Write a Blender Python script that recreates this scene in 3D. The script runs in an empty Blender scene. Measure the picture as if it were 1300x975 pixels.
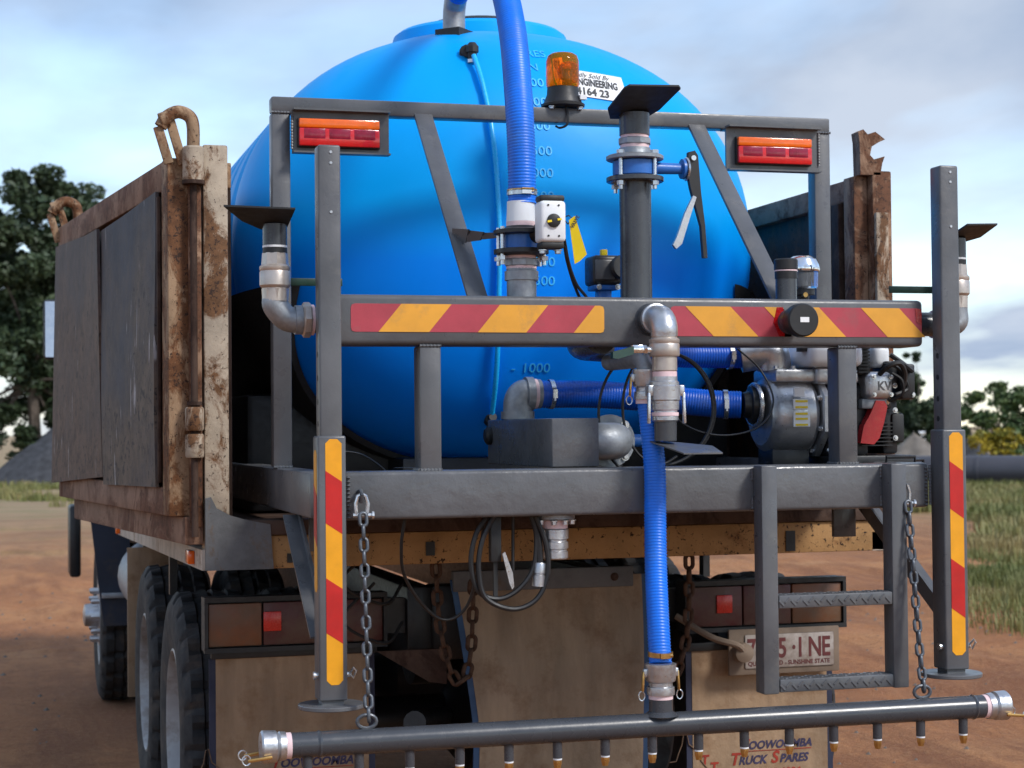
import bpy, bmesh, math, random
from mathutils import Vector as V, Matrix
random.seed(7)
S = bpy.context.scene
COL = S.collection
R = math.radians
# ------------------------------------------------------------------ camera
YAW, PITCH, ROLL = R(15.7), math.atan(57.5/2309), R(0.55)
fw = V((math.sin(YAW)*math.cos(PITCH), math.cos(YAW)*math.cos(PITCH), math.sin(PITCH)))
rt0 = V((math.cos(YAW), -math.sin(YAW), 0)); up0 = rt0.cross(fw)
rt = rt0*math.cos(ROLL) - up0*math.sin(ROLL); up = up0*math.cos(ROLL) + rt0*math.sin(ROLL)
cd = bpy.data.cameras.new('camera'); cam = bpy.data.objects.new('camera', cd); COL.objects.link(cam)
mw = Matrix((rt, up, -fw)).transposed().to_4x4(); mw.translation = V((-1.81, -5.81, 1.6)); cam.matrix_world = mw
cd.sensor_width = 36; cd.lens = 2309/1300*36; cd.clip_start = .1; cd.clip_end = 3000
cd.dof.use_dof = True; cd.dof.focus_distance = 5.25; cd.dof.aperture_fstop = 6.3
S.camera = cam
# ------------------------------------------------------------------ sky and sun
SUN_EL, SUN_AZ = R(42), R(142)      # azimuth clockwise from +Y: behind the camera, to the right
w = bpy.data.worlds.new('World'); S.world = w; w.use_nodes = True
nt = w.node_tree; nt.nodes.clear()
def WN(t, **k):
    n = nt.nodes.new(t)
    for a, b in k.items(): setattr(n, a, b)
    return n
wo = WN('ShaderNodeOutputWorld'); bg = WN('ShaderNodeBackground'); sky = WN('ShaderNodeTexSky')
sky.sky_type = 'NISHITA'; sky.sun_disc = False; sky.sun_elevation = SUN_EL; sky.sun_rotation = SUN_AZ
sky.air_density = 1.0; sky.dust_density = 0.3; sky.ozone_density = 1.5
bg.inputs['Strength'].default_value = .14
tc = WN('ShaderNodeTexCoord'); sp = WN('ShaderNodeSeparateXYZ'); nt.links.new(tc.outputs['Generated'], sp.inputs[0])
zz = WN('ShaderNodeMath', operation='MAXIMUM'); zz.inputs[1].default_value = 0; nt.links.new(sp.outputs['Z'], zz.inputs[0])
za = WN('ShaderNodeMath', operation='ADD'); za.inputs[1].default_value = .16; nt.links.new(zz.outputs[0], za.inputs[0])
dv = WN('ShaderNodeVectorMath', operation='SCALE')
iv = WN('ShaderNodeMath', operation='DIVIDE'); iv.inputs[0].default_value = 1; nt.links.new(za.outputs[0], iv.inputs[1])
nt.links.new(tc.outputs['Generated'], dv.inputs[0]); nt.links.new(iv.outputs[0], dv.inputs['Scale'])
mpw = WN('ShaderNodeMapping'); mpw.inputs['Location'].default_value = (3.1, 1.7, 0.4); mpw.inputs['Scale'].default_value = (.8, .55, .9)
nt.links.new(dv.outputs[0], mpw.inputs[0])
n1 = WN('ShaderNodeTexNoise'); n1.inputs['Scale'].default_value = 1.15; n1.inputs['Detail'].default_value = 6; n1.inputs['Roughness'].default_value = .5
n1.inputs['Distortion'].default_value = .25
nt.links.new(mpw.outputs[0], n1.inputs['Vector'])
cr = WN('ShaderNodeValToRGB'); cr.color_ramp.elements[0].position = .40; cr.color_ramp.elements[1].position = .60
cr.color_ramp.elements[0].color = (.22, .22, .22, 1); cr.color_ramp.elements[1].color = (1, 1, 1, 1)
nt.links.new(n1.outputs['Fac'], cr.inputs[0])
n2 = WN('ShaderNodeTexNoise'); n2.inputs['Scale'].default_value = 1.9; n2.inputs['Detail'].default_value = 7; n2.inputs['Distortion'].default_value = .15
nt.links.new(mpw.outputs[0], n2.inputs['Vector'])
cr2 = WN('ShaderNodeValToRGB'); cr2.color_ramp.elements[0].position = .36; cr2.color_ramp.elements[1].position = .60
cr2.color_ramp.elements[0].color = (1.25, 1.65, 2.35, 1); cr2.color_ramp.elements[1].color = (2.2, 2.5, 3.0, 1)
nt.links.new(n2.outputs['Fac'], cr2.inputs[0])
mxw = WN('ShaderNodeMix', data_type='RGBA'); nt.links.new(cr.outputs[0], mxw.inputs[0])
nt.links.new(sky.outputs[0], mxw.inputs[6]); nt.links.new(cr2.outputs[0], mxw.inputs[7])
nt.links.new(mxw.outputs[2], bg.inputs['Color']); nt.links.new(bg.outputs[0], wo.inputs[0])
sl = bpy.data.lights.new('sun', 'SUN'); sl.energy = 1.5; sl.angle = R(12); sl.color = (1, .955, .89)
so = bpy.data.objects.new('sun', sl); COL.objects.link(so); so.location = (10, -10, 20)
sd = V((math.sin(SUN_AZ)*math.cos(SUN_EL), math.cos(SUN_AZ)*math.cos(SUN_EL), math.sin(SUN_EL)))
so.rotation_euler = sd.to_track_quat('Z', 'Y').to_euler()
vs = S.view_settings; vs.view_transform = 'Standard'; vs.look = 'None'; vs.exposure = 1.0; vs.gamma = 1; vs.use_curve_mapping = False

# ------------------------------------------------------------------ materials
MT = {}
def _base(name):
    m = bpy.data.materials.new(name); m.use_nodes = True; MT[name] = m
    n = m.node_tree.nodes; return m, n, m.node_tree.links, n['Principled BSDF']
def _noise(n, l, src, scale, detail=4, rough=.55, sc=None, dist=0):
    t = n.new('ShaderNodeTexNoise'); t.inputs['Scale'].default_value = scale; t.inputs['Detail'].default_value = detail
    t.inputs['Roughness'].default_value = rough; t.inputs['Distortion'].default_value = dist
    if sc:
        mp = n.new('ShaderNodeMapping'); mp.inputs['Scale'].default_value = sc; l.new(src, mp.inputs[0]); src = mp.outputs[0]
    l.new(src, t.inputs['Vector']); return t.outputs['Fac']
def _ramp(n, l, fac, stops):
    r = n.new('ShaderNodeValToRGB'); e = r.color_ramp.elements
    while len(e) < len(stops): e.new(.5)
    for i, (p, c) in enumerate(stops):
        e[i].position = p; e[i].color = (*c, 1) if len(c) == 3 else c
    l.new(fac, r.inputs[0]); return r.outputs[0]
def _mix(n, l, fac, a, b):
    m = n.new('ShaderNodeMix'); m.data_type = 'RGBA'; l.new(fac, m.inputs[0])
    for s, v in ((6, a), (7, b)):
        if isinstance(v, tuple): m.inputs[s].default_value = (*v, 1)
        else: l.new(v, m.inputs[s])
    return m.outputs[2]
def _bump(n, l, bs, h, strength, dist=.002):
    b = n.new('ShaderNodeBump'); b.inputs['Strength'].default_value = strength; b.inputs['Distance'].default_value = dist
    l.new(h, b.inputs['Height']); l.new(b.outputs[0], bs.inputs['Normal'])
def mat(name, c, rough=.5, metal=0, var=.18, vs=6, bump=0, bs=60, rv=.1, coat=0, sc=None, dirt=None, dirt_amt=.62, dirt_scale=7, bd=.002):
    m, n, l, b = _base(name)
    t = n.new('ShaderNodeTexCoord').outputs['Object']
    f = _noise(n, l, t, vs, 5, .6, sc)
    lo = tuple(x*(1-var) for x in c); hi = tuple(min(1, x*(1+var)) for x in c)
    col = _ramp(n, l, f, [(.3, lo), (.7, hi)])
    if dirt:
        g = _noise(n, l, t, dirt_scale, 7, .68)
        k = _ramp(n, l, g, [(dirt_amt-.1, (0, 0, 0)), (dirt_amt+.14, (1, 1, 1))]); col = _mix(n, l, k, col, dirt)
    l.new(col, b.inputs['Base Color'])
    rr = _ramp(n, l, _noise(n, l, t, vs*3.1, 4), [(.3, (max(0, rough-rv),)*3), (.7, (min(1, rough+rv),)*3)])
    l.new(rr, b.inputs['Roughness']); b.inputs['Metallic'].default_value = metal
    b.inputs['Coat Weight'].default_value = coat
    if bump: _bump(n, l, b, _noise(n, l, t, bs, 4), bump, bd)
    return m
def rusty(name, paint, rust, dark, amt=.5, scale=9, rough=.75, speck=.62, streak=True, bump=.5, scratch=None, zg=None):
    paint, rust, dark = (tuple(x*.88 for x in c_) for c_ in (paint, rust, dark))
    m, n, l, b = _base(name)
    t = n.new('ShaderNodeTexCoord').outputs['Object']
    p = _ramp(n, l, _noise(n, l, t, 7, 8, .7), [(.3, tuple(x*.62 for x in paint)), (.55, paint), (.75, tuple(min(1, x*1.15) for x in paint))])
    big = _noise(n, l, t, scale*.55, 12, .74, (1.3, 1.3, .75) if streak else None, .6)
    if zg:                            # dust and rust gather towards the lower edge of the sheet
        sz = n.new('ShaderNodeSeparateXYZ'); l.new(t, sz.inputs[0]); mr = n.new('ShaderNodeMapRange'); l.new(sz.outputs['Z'], mr.inputs[0])
        for i_, v_ in enumerate(zg): mr.inputs[i_+1].default_value = v_
        a2 = n.new('ShaderNodeMath'); a2.operation = 'ADD'; l.new(big, a2.inputs[0]); l.new(mr.outputs[0], a2.inputs[1]); big = a2.outputs[0]
    rc = _ramp(n, l, _noise(n, l, t, scale*3, 6, .7), [(.35, tuple(x*.55 for x in rust)), (.6, rust)])
    c1 = _mix(n, l, _ramp(n, l, big, [(amt-(.16 if zg else .035), (0, 0, 0)), (amt+(.16 if zg else .045), (1, 1, 1))]), p, rc)
    sm = _noise(n, l, t, scale*7, 6, .75, None, .3)
    ad = n.new('ShaderNodeMath'); ad.operation = 'MULTIPLY_ADD'; l.new(big, ad.inputs[0]); ad.inputs[1].default_value = .35; l.new(sm, ad.inputs[2])
    c2 = _mix(n, l, _ramp(n, l, ad.outputs[0], [(speck+.175, (0, 0, 0)), (speck+.215, (1, 1, 1))]), c1, dark)
    if scratch:
        sc = _noise(n, l, t, 30, 3, .5, (2.2, 2.2, .10)); pt = _noise(n, l, t, 4, 4, .6)
        mu = n.new('ShaderNodeMath'); mu.operation = 'MULTIPLY'; l.new(sc, mu.inputs[0]); l.new(pt, mu.inputs[1])
        c2 = _mix(n, l, _ramp(n, l, mu.outputs[0], [(.385, (0, 0, 0)), (.42, (.9, .9, .9))]), c2, scratch)
    l.new(c2, b.inputs['Base Color']); b.inputs['Roughness'].default_value = max(rough, .65); b.inputs['Specular IOR Level'].default_value = .22
    _bump(n, l, b, ad.outputs[0], bump, .004); return m
GREY = mat('grey_steel_paint', (.097, .099, .105), .34, 0, .22, 5, .25, 90, .1, dirt=(.16, .15, .14), dirt_amt=.66)
GREYR = mat('grey_rolled_steel_paint', (.105, .107, .113), .32, 0, .25, 4, .4, 30, .12, bd=.006)
BLK = mat('black_rubber', (.012, .012, .013), .5, 0, .3, 9, .2, 80)
BLKP = mat('black_plate_paint', (.012, .013, .014), .55, 0, .3, 12)
BLKM = mat('black_machinery', (.013, .0135, .015), .42, 0, .4, 20)
TYRE = mat('tyre_rubber', (.016, .016, .017), .8, 0, .35, 8, .3, 60, dirt=(.075, .055, .04), dirt_amt=.60)
GALV = mat('galvanised_iron', (.30, .32, .34), .52, .6, .22, 22, .35, 120, .12)
ALU = mat('cast_aluminium', (.50, .51, .53), .36, .85, .12, 30, .3, 150, .1)
NICK = mat('plated_valve_body', (.50, .44, .39), .36, .55, .14, 25, .1, 120, .08)
CHROME = mat('bright_chrome', (.75, .76, .78), .12, 1, .05, 10, 0, 60, .05)
BRASS = mat('brass', (.55, .34, .12), .35, .9, .2, 40)
ZINC = mat('zinc_bolt', (.62, .64, .66), .3, .9, .1, 40)
PTFE = mat('pink_thread_tape', (.75, .55, .56), .6, 0, .1, 40)
WHT = mat('white_plastic', (.75, .77, .79), .38, 0, .06, 12)
WTAPE = mat('white_sticker', (.80, .80, .80), .45, 0, .04, 12)
YEL = mat('reflective_yellow_tape', (.80, .34, .008), .38, 0, .1, 14, .15, 300, .06)
RED = mat('reflective_red_tape', (.50, .012, .010), .38, 0, .12, 14, .15, 300, .06)
YELD = mat('dusty_yellow_tape', (.72, .33, .03), .42, 0, .1, 9, .15, 300, .06, dirt=(.35, .20, .08), dirt_amt=.66)
REDD = mat('dusty_red_tape', (.40, .045, .065), .42, 0, .14, 9, .15, 300, .06, dirt=(.25, .09, .09), dirt_amt=.66)
REDK = mat('deep_red_reflector', (.36, .004, .006), .25, 0, .1, 30, .1, 200)
YTAG = mat('yellow_tag', (.80, .60, .01), .5, 0, .06, 20)
LRED = mat('red_lamp_lens', (.62, .008, .012), .14, 0, .12, 60, .25, 260, .03, .5)
LAMB = mat('amber_lamp_lens', (.85, .135, .003), .14, 0, .1, 60, .25, 260, .03, .5)
LCELL = mat('lamp_cell', (.26, .006, .03), .2, 0, .2, 60)
OLDRED = mat('old_red_lens', (.07, .012, .012), .5, 0, .3, 9, .2, 160, dirt=(.10, .06, .04), dirt_amt=.5)
OLDAMB = mat('old_amber_lens', (.16, .055, .02), .5, 0, .25, 9, .2, 160, dirt=(.12, .075, .045), dirt_amt=.5)
REFL = mat('red_reflector', (.55, .03, .02), .25, 0, .12, 60)
GRNH = mat('dark_green_handle', (.006, .035, .022), .45, 0, .2, 30)
BLUEV = mat('blue_valve_enamel', (.02, .13, .45), .38, 0, .15, 20)
NAVY = mat('navy_mudguard', (.014, .022, .042), .5, 0, .25, 5, dirt=(.06, .045, .035), dirt_amt=.62)
WCAB = mat('white_cab_paint', (.62, .62, .60), .35, 0, .06, 3)
GLASSD = mat('dark_cab_glass', (.02, .025, .03), .08, 0, .1, 4)
RUSTC = rusty('rust_cream_paint', (.38, .25, .15), (.19, .082, .035), (.04, .022, .015), .475, 10, .7, .565)
RUSTW = rusty('rust_white_paint', (.50, .41, .31), (.19, .092, .042), (.045, .025, .018), .51, 10, .7, .575)
RUSTB = rusty('rust_brown_rail', (.31, .19, .13), (.19, .095, .06), (.08, .045, .032), .50, 6, .75, .60, False, .35)
RUSTY = rusty('rust_ochre_beam', (.42, .24, .10), (.27, .13, .05), (.030, .016, .011), .60, 8, .7, .575, False)
RUSTD = rusty('rust_dark_steel', (.085, .052, .038), (.05, .026, .018), (.02, .012, .01), .5, 8, .75, .65)
WALLD = rusty('worn_wall_sheet', (.06, .047, .042), (.12, .06, .035), (.025, .018, .014), .52, 6, .65, .6)
RUSTP = rusty('rust_brown_post', (.36, .22, .14), (.17, .075, .04), (.05, .028, .02), .455, 9, .75, .565)
PLATE = rusty('grey_worn_plate', (.060, .066, .090), (.15, .112, .086), (.035, .031, .031), .47, 4, .45, .60, False, .4, (.40, .39, .40), (1.4, 2.35, .12, -.12))
PLATEB = rusty('brown_worn_plate', (.085, .077, .083), (.16, .105, .077), (.045, .034, .03), .43, 5, .5, .585, False, .4, (.34, .31, .30), (1.4, 2.35, .10, -.10))
CHNR = rusty('rusty_chain_steel', (.10, .055, .035), (.07, .035, .02), (.025, .014, .01), .5, 20, .8, .6, False)
CHNG = mat('galvanised_chain', (.105, .115, .13), .45, .6, .3, 60, .3, 200)
CREAMR = rusty('cream_side_rail', (.56, .47, .38), (.33, .2, .12), (.10, .06, .04), .60, 6, .65, .62)
GREYB = rusty('grey_corner_plate', (.15, .155, .16), (.17, .12, .085), (.07, .05, .04), .56, 6, .6, .64)
FLAP = mat('dusty_tan_mudflap', (.29, .195, .118), .85, 0, .28, 5, .6, 30, sc=(2, 1, .35), dirt=(.19, .105, .05), dirt_amt=.60, dirt_scale=9, bd=.006)
FLAPC = mat('dusty_beige_mudflap', (.28, .205, .135), .85, 0, .28, 5, .7, 24, sc=(2, 1, .4), dirt=(.17, .10, .055), dirt_amt=.61, dirt_scale=8, bd=.008)
FLAPE = mat('blue_black_flap_edge', (.016, .02, .045), .7, 0, .3, 6)
FLAPEB = mat('blue_flap_edge', (.03, .075, .16), .7, 0, .3, 6)
TRED = mat('flap_lettering_red', (.30, .03, .015), .8, 0, .3, 14)
TBLU = mat('flap_lettering_blue', (.035, .03, .075), .8, 0, .4, 14)
TBRN = mat('flap_lettering_brown', (.13, .08, .05), .85, 0, .4, 14)
PLTW = mat('dirty_plate_white', (.33, .29, .26), .6, 0, .16, 20, dirt=(.17, .12, .09), dirt_amt=.55, dirt_scale=16)
PLTB = mat('dusty_plate_frame', (.17, .125, .09), .8, 0, .2, 12)
PLTR = mat('plate_maroon', (.10, .016, .016), .6, 0, .2, 30)
INK = mat('black_ink', (.02, .02, .022), .6, 0, .2, 30)
MARK = mat('moulded_mark_white', (.035, .47, 1.0), .5, 0, .2, 14)
def tank_mat():
    m, n, l, b = _base('blue_polyethylene')
    t = n.new('ShaderNodeTexCoord').outputs['Object']
    s = n.new('ShaderNodeSeparateXYZ'); l.new(t, s.inputs[0])
    nz = _noise(n, l, t, 2.2, 3)
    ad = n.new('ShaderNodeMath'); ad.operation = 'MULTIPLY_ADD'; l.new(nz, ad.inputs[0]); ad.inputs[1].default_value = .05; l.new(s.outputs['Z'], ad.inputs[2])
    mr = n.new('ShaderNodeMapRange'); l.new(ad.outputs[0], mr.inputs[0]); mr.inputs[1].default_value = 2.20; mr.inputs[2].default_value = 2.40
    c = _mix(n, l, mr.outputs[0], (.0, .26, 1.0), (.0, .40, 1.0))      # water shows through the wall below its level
    v = _ramp(n, l, _noise(n, l, t, 1.7, 4), [(.3, (.9, .9, .9)), (.7, (1, 1, 1))])
    mm = n.new('ShaderNodeMix'); mm.data_type = 'RGBA'; mm.blend_type = 'MULTIPLY'; mm.inputs[0].default_value = 1
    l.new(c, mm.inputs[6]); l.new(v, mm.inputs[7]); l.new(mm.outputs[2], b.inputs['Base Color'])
    b.inputs['Roughness'].default_value = .42; b.inputs['Specular IOR Level'].default_value = .15
    du = _ramp(n, l, _noise(n, l, t, 6, 8, .7, (1, 1, .35)), [(.56, (.40, .40, .40)), (.72, (.62, .62, .62))]); l.new(du, b.inputs['Roughness'])
    _bump(n, l, b, _noise(n, l, t, 9, 3), .12, .006)
    tr = n.new('ShaderNodeBsdfTranslucent'); tr.inputs[0].default_value = (0, .62, 1, 1)     # daylight glows through the thin wall
    ms = n.new('ShaderNodeMixShader'); ms.inputs[0].default_value = .10
    l.new(b.outputs[0], ms.inputs[1]); l.new(tr.outputs[0], ms.inputs[2]); l.new(ms.outputs[0], n['Material Output'].inputs['Surface']); return m
TANK = tank_mat()
HOSE = mat('blue_hose_pvc', (.0, .15, .74), .42, 0, .18, 7, 0, 60, .08, dirt=(.03, .16, .58), dirt_amt=.60, dirt_scale=11)
HOSED = mat('dark_blue_hose_pvc', (.0, .09, .56), .38, 0, .18, 7, 0, 60, .08, dirt=(.03, .10, .4), dirt_amt=.60, dirt_scale=11)
def glass(name, c, rough=.05, tr=1.0, ior=1.3):
    m, n, l, b = _base(name); b.inputs['Base Color'].default_value = (*c, 1); b.inputs['Roughness'].default_value = rough
    b.inputs['Transmission Weight'].default_value = tr; b.inputs['IOR'].default_value = ior; return m
AMBG = glass('amber_dome_plastic', (1.0, .40, .03), .05, .88, 1.25)
CLEAR = glass('clear_bowl', (.85, .88, .92), .05, .9, 1.2)
TUBEC = mat('milky_sight_tube', (.01, .46, 1.0), .3, 0, .06, 20)
AMBR = mat('amber_reflector', (.9, .34, .02), .25, .4, .2, 60)
def ground_mat():
    m, n, l, b = _base('red_dirt')
    t = n.new('ShaderNodeTexCoord').outputs['Object']
    c = _ramp(n, l, _noise(n, l, t, .35, 8, .62), [(.3, (.29, .105, .034)), (.5, (.43, .175, .062)), (.7, (.54, .275, .115))])
    tr = _noise(n, l, t, 2.3, 6, .6, (.9, .16, 1))
    c = _mix(n, l, _ramp(n, l, tr, [(.46, (0, 0, 0)), (.60, (.85, .85, .85))]), c, (.25, .09, .031))
    md = _noise(n, l, t, 7, 8, .72)
    c = _mix(n, l, _ramp(n, l, md, [(.50, (0, 0, 0)), (.66, (.7, .7, .7))]), c, (.225, .080, .028))
    fine = _noise(n, l, t, 26, 6, .7)
    c = _mix(n, l, _ramp(n, l, fine, [(.5, (0, 0, 0)), (.75, (.55, .55, .55))]), c, (.55, .30, .135))
    # far yard is paler, drier gravel
    s = n.new('ShaderNodeSeparateXYZ'); l.new(t, s.inputs[0])
    mr = n.new('ShaderNodeMapRange'); l.new(s.outputs['Y'], mr.inputs[0]); mr.inputs[1].default_value = 14; mr.inputs[2].default_value = 34
    c = _mix(n, l, mr.outputs[0], c, _ramp(n, l, _noise(n, l, t, .4, 7, .65, (.4, 2, 1)), [(.35, (.22, .145, .08)), (.5, (.36, .25, .145)), (.66, (.16, .17, .06))]))
    l.new(c, b.inputs['Base Color']); b.inputs['Roughness'].default_value = .95
    _bump(n, l, b, fine, .9, .05); return m
DIRT = ground_mat()
def veg(name, a, bb, c3, sc=.6):
    m, n, l, b = _base(name)
    t = n.new('ShaderNodeTexCoord').outputs['Object']
    l.new(_ramp(n, l, _noise(n, l, t, sc, 5, .7), [(.32, a), (.5, bb), (.68, c3)]), b.inputs['Base Color'])
    b.inputs['Roughness'].default_value = .6
    return m
LEAF = veg('eucalypt_leaf', (.018, .035, .016), (.035, .06, .024), (.06, .085, .035), 1.4)
LEAF2 = veg('green_leaf', (.03, .06, .015), (.055, .095, .022), (.10, .13, .035), 1.4)
LEAF3 = veg('yellow_blossom_leaf', (.10, .13, .02), (.32, .26, .02), (.50, .36, .02), 2.5)
BARK = mat('bark', (.10, .08, .065), .9, 0, .3, 6)
GRASS = veg('grass_blade', (.09, .125, .02), (.19, .185, .055), (.34, .26, .11), .30)
GRAVEL = mat('dark_gravel', (.04, .041, .046), .95, 0, .45, 5, .8, 9)
SOIL = mat('grey_brown_soil', (.15, .13, .11), .95, 0, .3, 2, .8, 6)
PIPE = mat('black_poly_pipe', (.05, .05, .062), .5, 0, .15, 1)
ROOFW = mat('white_shed_sheet', (.72, .74, .76), .4, 0, .05, 2)

# ------------------------------------------------------------------ mesh builder
class B:
    def __init__(s): s.v = []; s.f = []
    def add(s, vs, fs):
        o = len(s.v); s.v += [tuple(p) for p in vs]; s.f += [tuple(i+o for i in f) for f in fs]; return s
    def box(s, x0, x1, y0, y1, z0, z1, bev=0, seg=2, M=None):
        bm = bmesh.new(); bmesh.ops.create_cube(bm, size=1)
        bmesh.ops.transform(bm, matrix=Matrix.Translation(((x0+x1)/2, (y0+y1)/2, (z0+z1)/2)) @ Matrix.Diagonal((x1-x0, y1-y0, z1-z0, 1)), verts=bm.verts)
        if bev: bmesh.ops.bevel(bm, geom=bm.edges[:], offset=bev, segments=seg, affect='EDGES', profile=.5)
        if M: bmesh.ops.transform(bm, matrix=M, verts=bm.verts)
        bm.verts.index_update()
        s.add([v.co[:] for v in bm.verts], [[v.index for v in f.verts] for f in bm.faces]); bm.free(); return s
    def bar(s, p, q, wx, wy, up=(0, 0, 1), bev=0):
        p, q = V(p), V(q); d = (q-p); L = d.length; z = d/L; x = V(up).cross(z)
        if x.length < 1e-4: x = V((1, 0, 0))
        x.normalize(); y = z.cross(x)
        M = Matrix((x, y, z)).transposed().to_4x4(); M.translation = p
        return s.box(-wx/2, wx/2, -wy/2, wy/2, 0, L, bev, 2, M)
    def lathe(s, prof, o, ax=(0, 0, 1), n=24, a0=0, cap=True):
        o = V(o); z = V(ax).normalized(); x = z.orthogonal().normalized(); y = z.cross(x)
        vs, fs = [], []
        for t, r in prof:
            for k in range(n):
                a = a0+2*math.pi*k/n; vs.append(o+z*t+(x*math.cos(a)+y*math.sin(a))*r)
        for i in range(len(prof)-1):
            for k in range(n):
                k2 = (k+1) % n; fs.append((i*n+k, i*n+k2, (i+1)*n+k2, (i+1)*n+k))
        if cap:
            fs.append(tuple(reversed(range(n)))); fs.append(tuple((len(prof)-1)*n+k for k in range(n)))
        return s.add(vs, fs)
    def cyl(s, p, q, r, n=24, r2=None):
        p, q = V(p), V(q); return s.lathe([(0, r), ((q-p).length, r if r2 is None else r2)], p, q-p, n)
    def tube(s, pts, r, n=10, rf=None, cap=True, closed=False):
        pts = [V(p) for p in pts]; m = len(pts); vs, fs = [], []
        prev = None
        for i, p in enumerate(pts):
            if closed: t = pts[(i+1) % m]-pts[i-1]
            else: t = pts[min(i+1, m-1)]-pts[max(i-1, 0)]
            t.normalize()
            x = t.orthogonal().normalized() if prev is None else (prev-t*prev.dot(t)).normalized()
            prev = x; y = t.cross(x); rr = r if rf is None else rf(i)
            for k in range(n):
                a = 2*math.pi*k/n; vs.append(p+(x*math.cos(a)+y*math.sin(a))*rr)
        for i in range(m if closed else m-1):
            j = (i+1) % m
            for k in range(n):
                k2 = (k+1) % n; fs.append((i*n+k, i*n+k2, j*n+k2, j*n+k))
        if cap and not closed:
            fs.append(tuple(reversed(range(n)))); fs.append(tuple((m-1)*n+k for k in range(n)))
        return s.add(vs, fs)
    def slab(s, poly, d):            # polygon of 3D points pushed by vector d
        n = len(poly); d = V(d); vs = [V(p) for p in poly]+[V(p)+d for p in poly]
        fs = [tuple(range(n)), tuple(reversed(range(n, 2*n)))]+[(i, i+n, (i+1) % n+n, (i+1) % n) for i in range(n)]
        return s.add(vs, fs)
    def build(s, name, m, parent=None, ang=35, recalc=True):
        me = bpy.data.meshes.new(name); me.from_pydata(s.v, [], s.f)
        if recalc:
            bm = bmesh.new(); bm.from_mesh(me); bmesh.ops.recalc_face_normals(bm, faces=bm.faces); bm.to_mesh(me); bm.free()
        return link(name, me, m, parent, ang)
def link(name, me, m, parent=None, ang=35):
    if m:
        me.materials.clear(); me.materials.append(m)
    if ang:
        me.polygons.foreach_set('use_smooth', [True]*len(me.polygons)); me.set_sharp_from_angle(angle=R(ang))
    o = bpy.data.objects.new(name, me); COL.objects.link(o); par(o, parent); return o
def par(o, parent):                  # every object keeps its world matrix in matrix_basis
    if parent:
        o.parent = parent; o.matrix_parent_inverse = parent.matrix_basis.inverted()
def tag(o, label, cat, group=None, kind=None):
    if label: o['label'] = label
    if cat: o['category'] = cat
    if group: o['group'] = group
    if kind: o['kind'] = kind
    return o
def thing(name, label, cat, loc=(0, 0, 0), group=None):
    o = bpy.data.objects.new(name, None); COL.objects.link(o); o.location = loc; o.empty_display_size = .1
    return tag(o, label, cat, group)
def copyto(o, parent, M):
    c = o.copy(); COL.objects.link(c); par(c, parent); c.matrix_basis = M; return c
def spline(pts, n=8):                # Catmull-Rom
    p = [V(q) for q in pts]; p = [p[0]*2-p[1]]+p+[p[-1]*2-p[-2]]; out = []
    for i in range(1, len(p)-2):
        for k in range(n):
            t = k/n; a, b, c, d = p[i-1:i+3]
            out.append(.5*((2*b)+(c-a)*t+(2*a-5*b+4*c-d)*t*t+(3*b-a-3*c+d)*t**3))
    out.append(p[-2]); return out
def resample(pts, step):
    out = [pts[0]]; acc = 0
    for a, b in zip(pts, pts[1:]):
        L = (b-a).length; t = step-acc
        while t <= L: out.append(a+(b-a)*(t/L)); t += step
        acc = (acc+L) % step
    return out
def hose(name, pts, r, m, parent, pitch=.009, amp=.0013, n=20):
    p = resample(spline(pts, 16), pitch/3)
    return B().tube(p, r, n, rf=lambda i: r+(amp, -amp*.2, -amp)[i % 3]).build(name, m, parent, 80)
def clamp_band(parent, o, ax, r, m=ZINC, wid=.014):
    o = V(o); ax = V(ax).normalized()
    b = B().lathe([(-wid/2, r), (-wid/2, r+.0025), (wid/2, r+.0025), (wid/2, r)], o, ax, 28, cap=False)
    side = V((0, -1, 0)) if abs(ax.y) < .6 else V((0, 0, 1))
    side = (side-ax*side.dot(ax)).normalized(); t = ax.cross(side)
    c = o+side*(r+.006)
    b.bar(c-t*.014, c+t*.014, wid, .010, side); b.cyl(c+t*.014, c+t*.022, .005, 6)
    return b.build('hose_clamp', m, parent)
def bolt(parent, p, ax, r=.009, h=.008, m=ZINC, name='bolt'):
    p = V(p); ax = V(ax).normalized()
    return B().lathe([(0, r*1.45), (.002, r*1.45)], p, ax, 16).lathe([(.002, r), (h, r), (h+.001, r*.85)], p, ax, 6).build(name, m, parent, 25)
DG = None
def text(body, size, m, parent, M, name='lettering', bold=0, shear=0, xs=1, align='LEFT', conform=None, thick=.0006):
    global DG
    cu = bpy.data.curves.new('txt', 'FONT'); cu.body = body; cu.size = size; cu.shear = shear; cu.offset = bold; cu.align_x = align
    cu.extrude = thick/2; cu.resolution_u = 3
    o = bpy.data.objects.new('txt', cu); COL.objects.link(o)
    dg = bpy.context.evaluated_depsgraph_get(); dg.update()
    me = bpy.data.meshes.new_from_object(o.evaluated_get(dg)); bpy.data.objects.remove(o); bpy.data.curves.remove(cu)
    me.transform(M @ Matrix.Diagonal((xs, 1, 1, 1)))
    if conform:
        for v in me.vertices: v.co.y += conform(v.co.x, v.co.z)
    me.name = name; return link(name, me, m, parent, 0)
def FACE(x, y, z, tilt=0):           # text plane facing -Y (to the rear of the truck); tilt about Y
    return Matrix.Translation((x, y, z)) @ Matrix.Rotation(tilt, 4, 'Y') @ Matrix.Rotation(R(90), 4, 'X')

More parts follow.
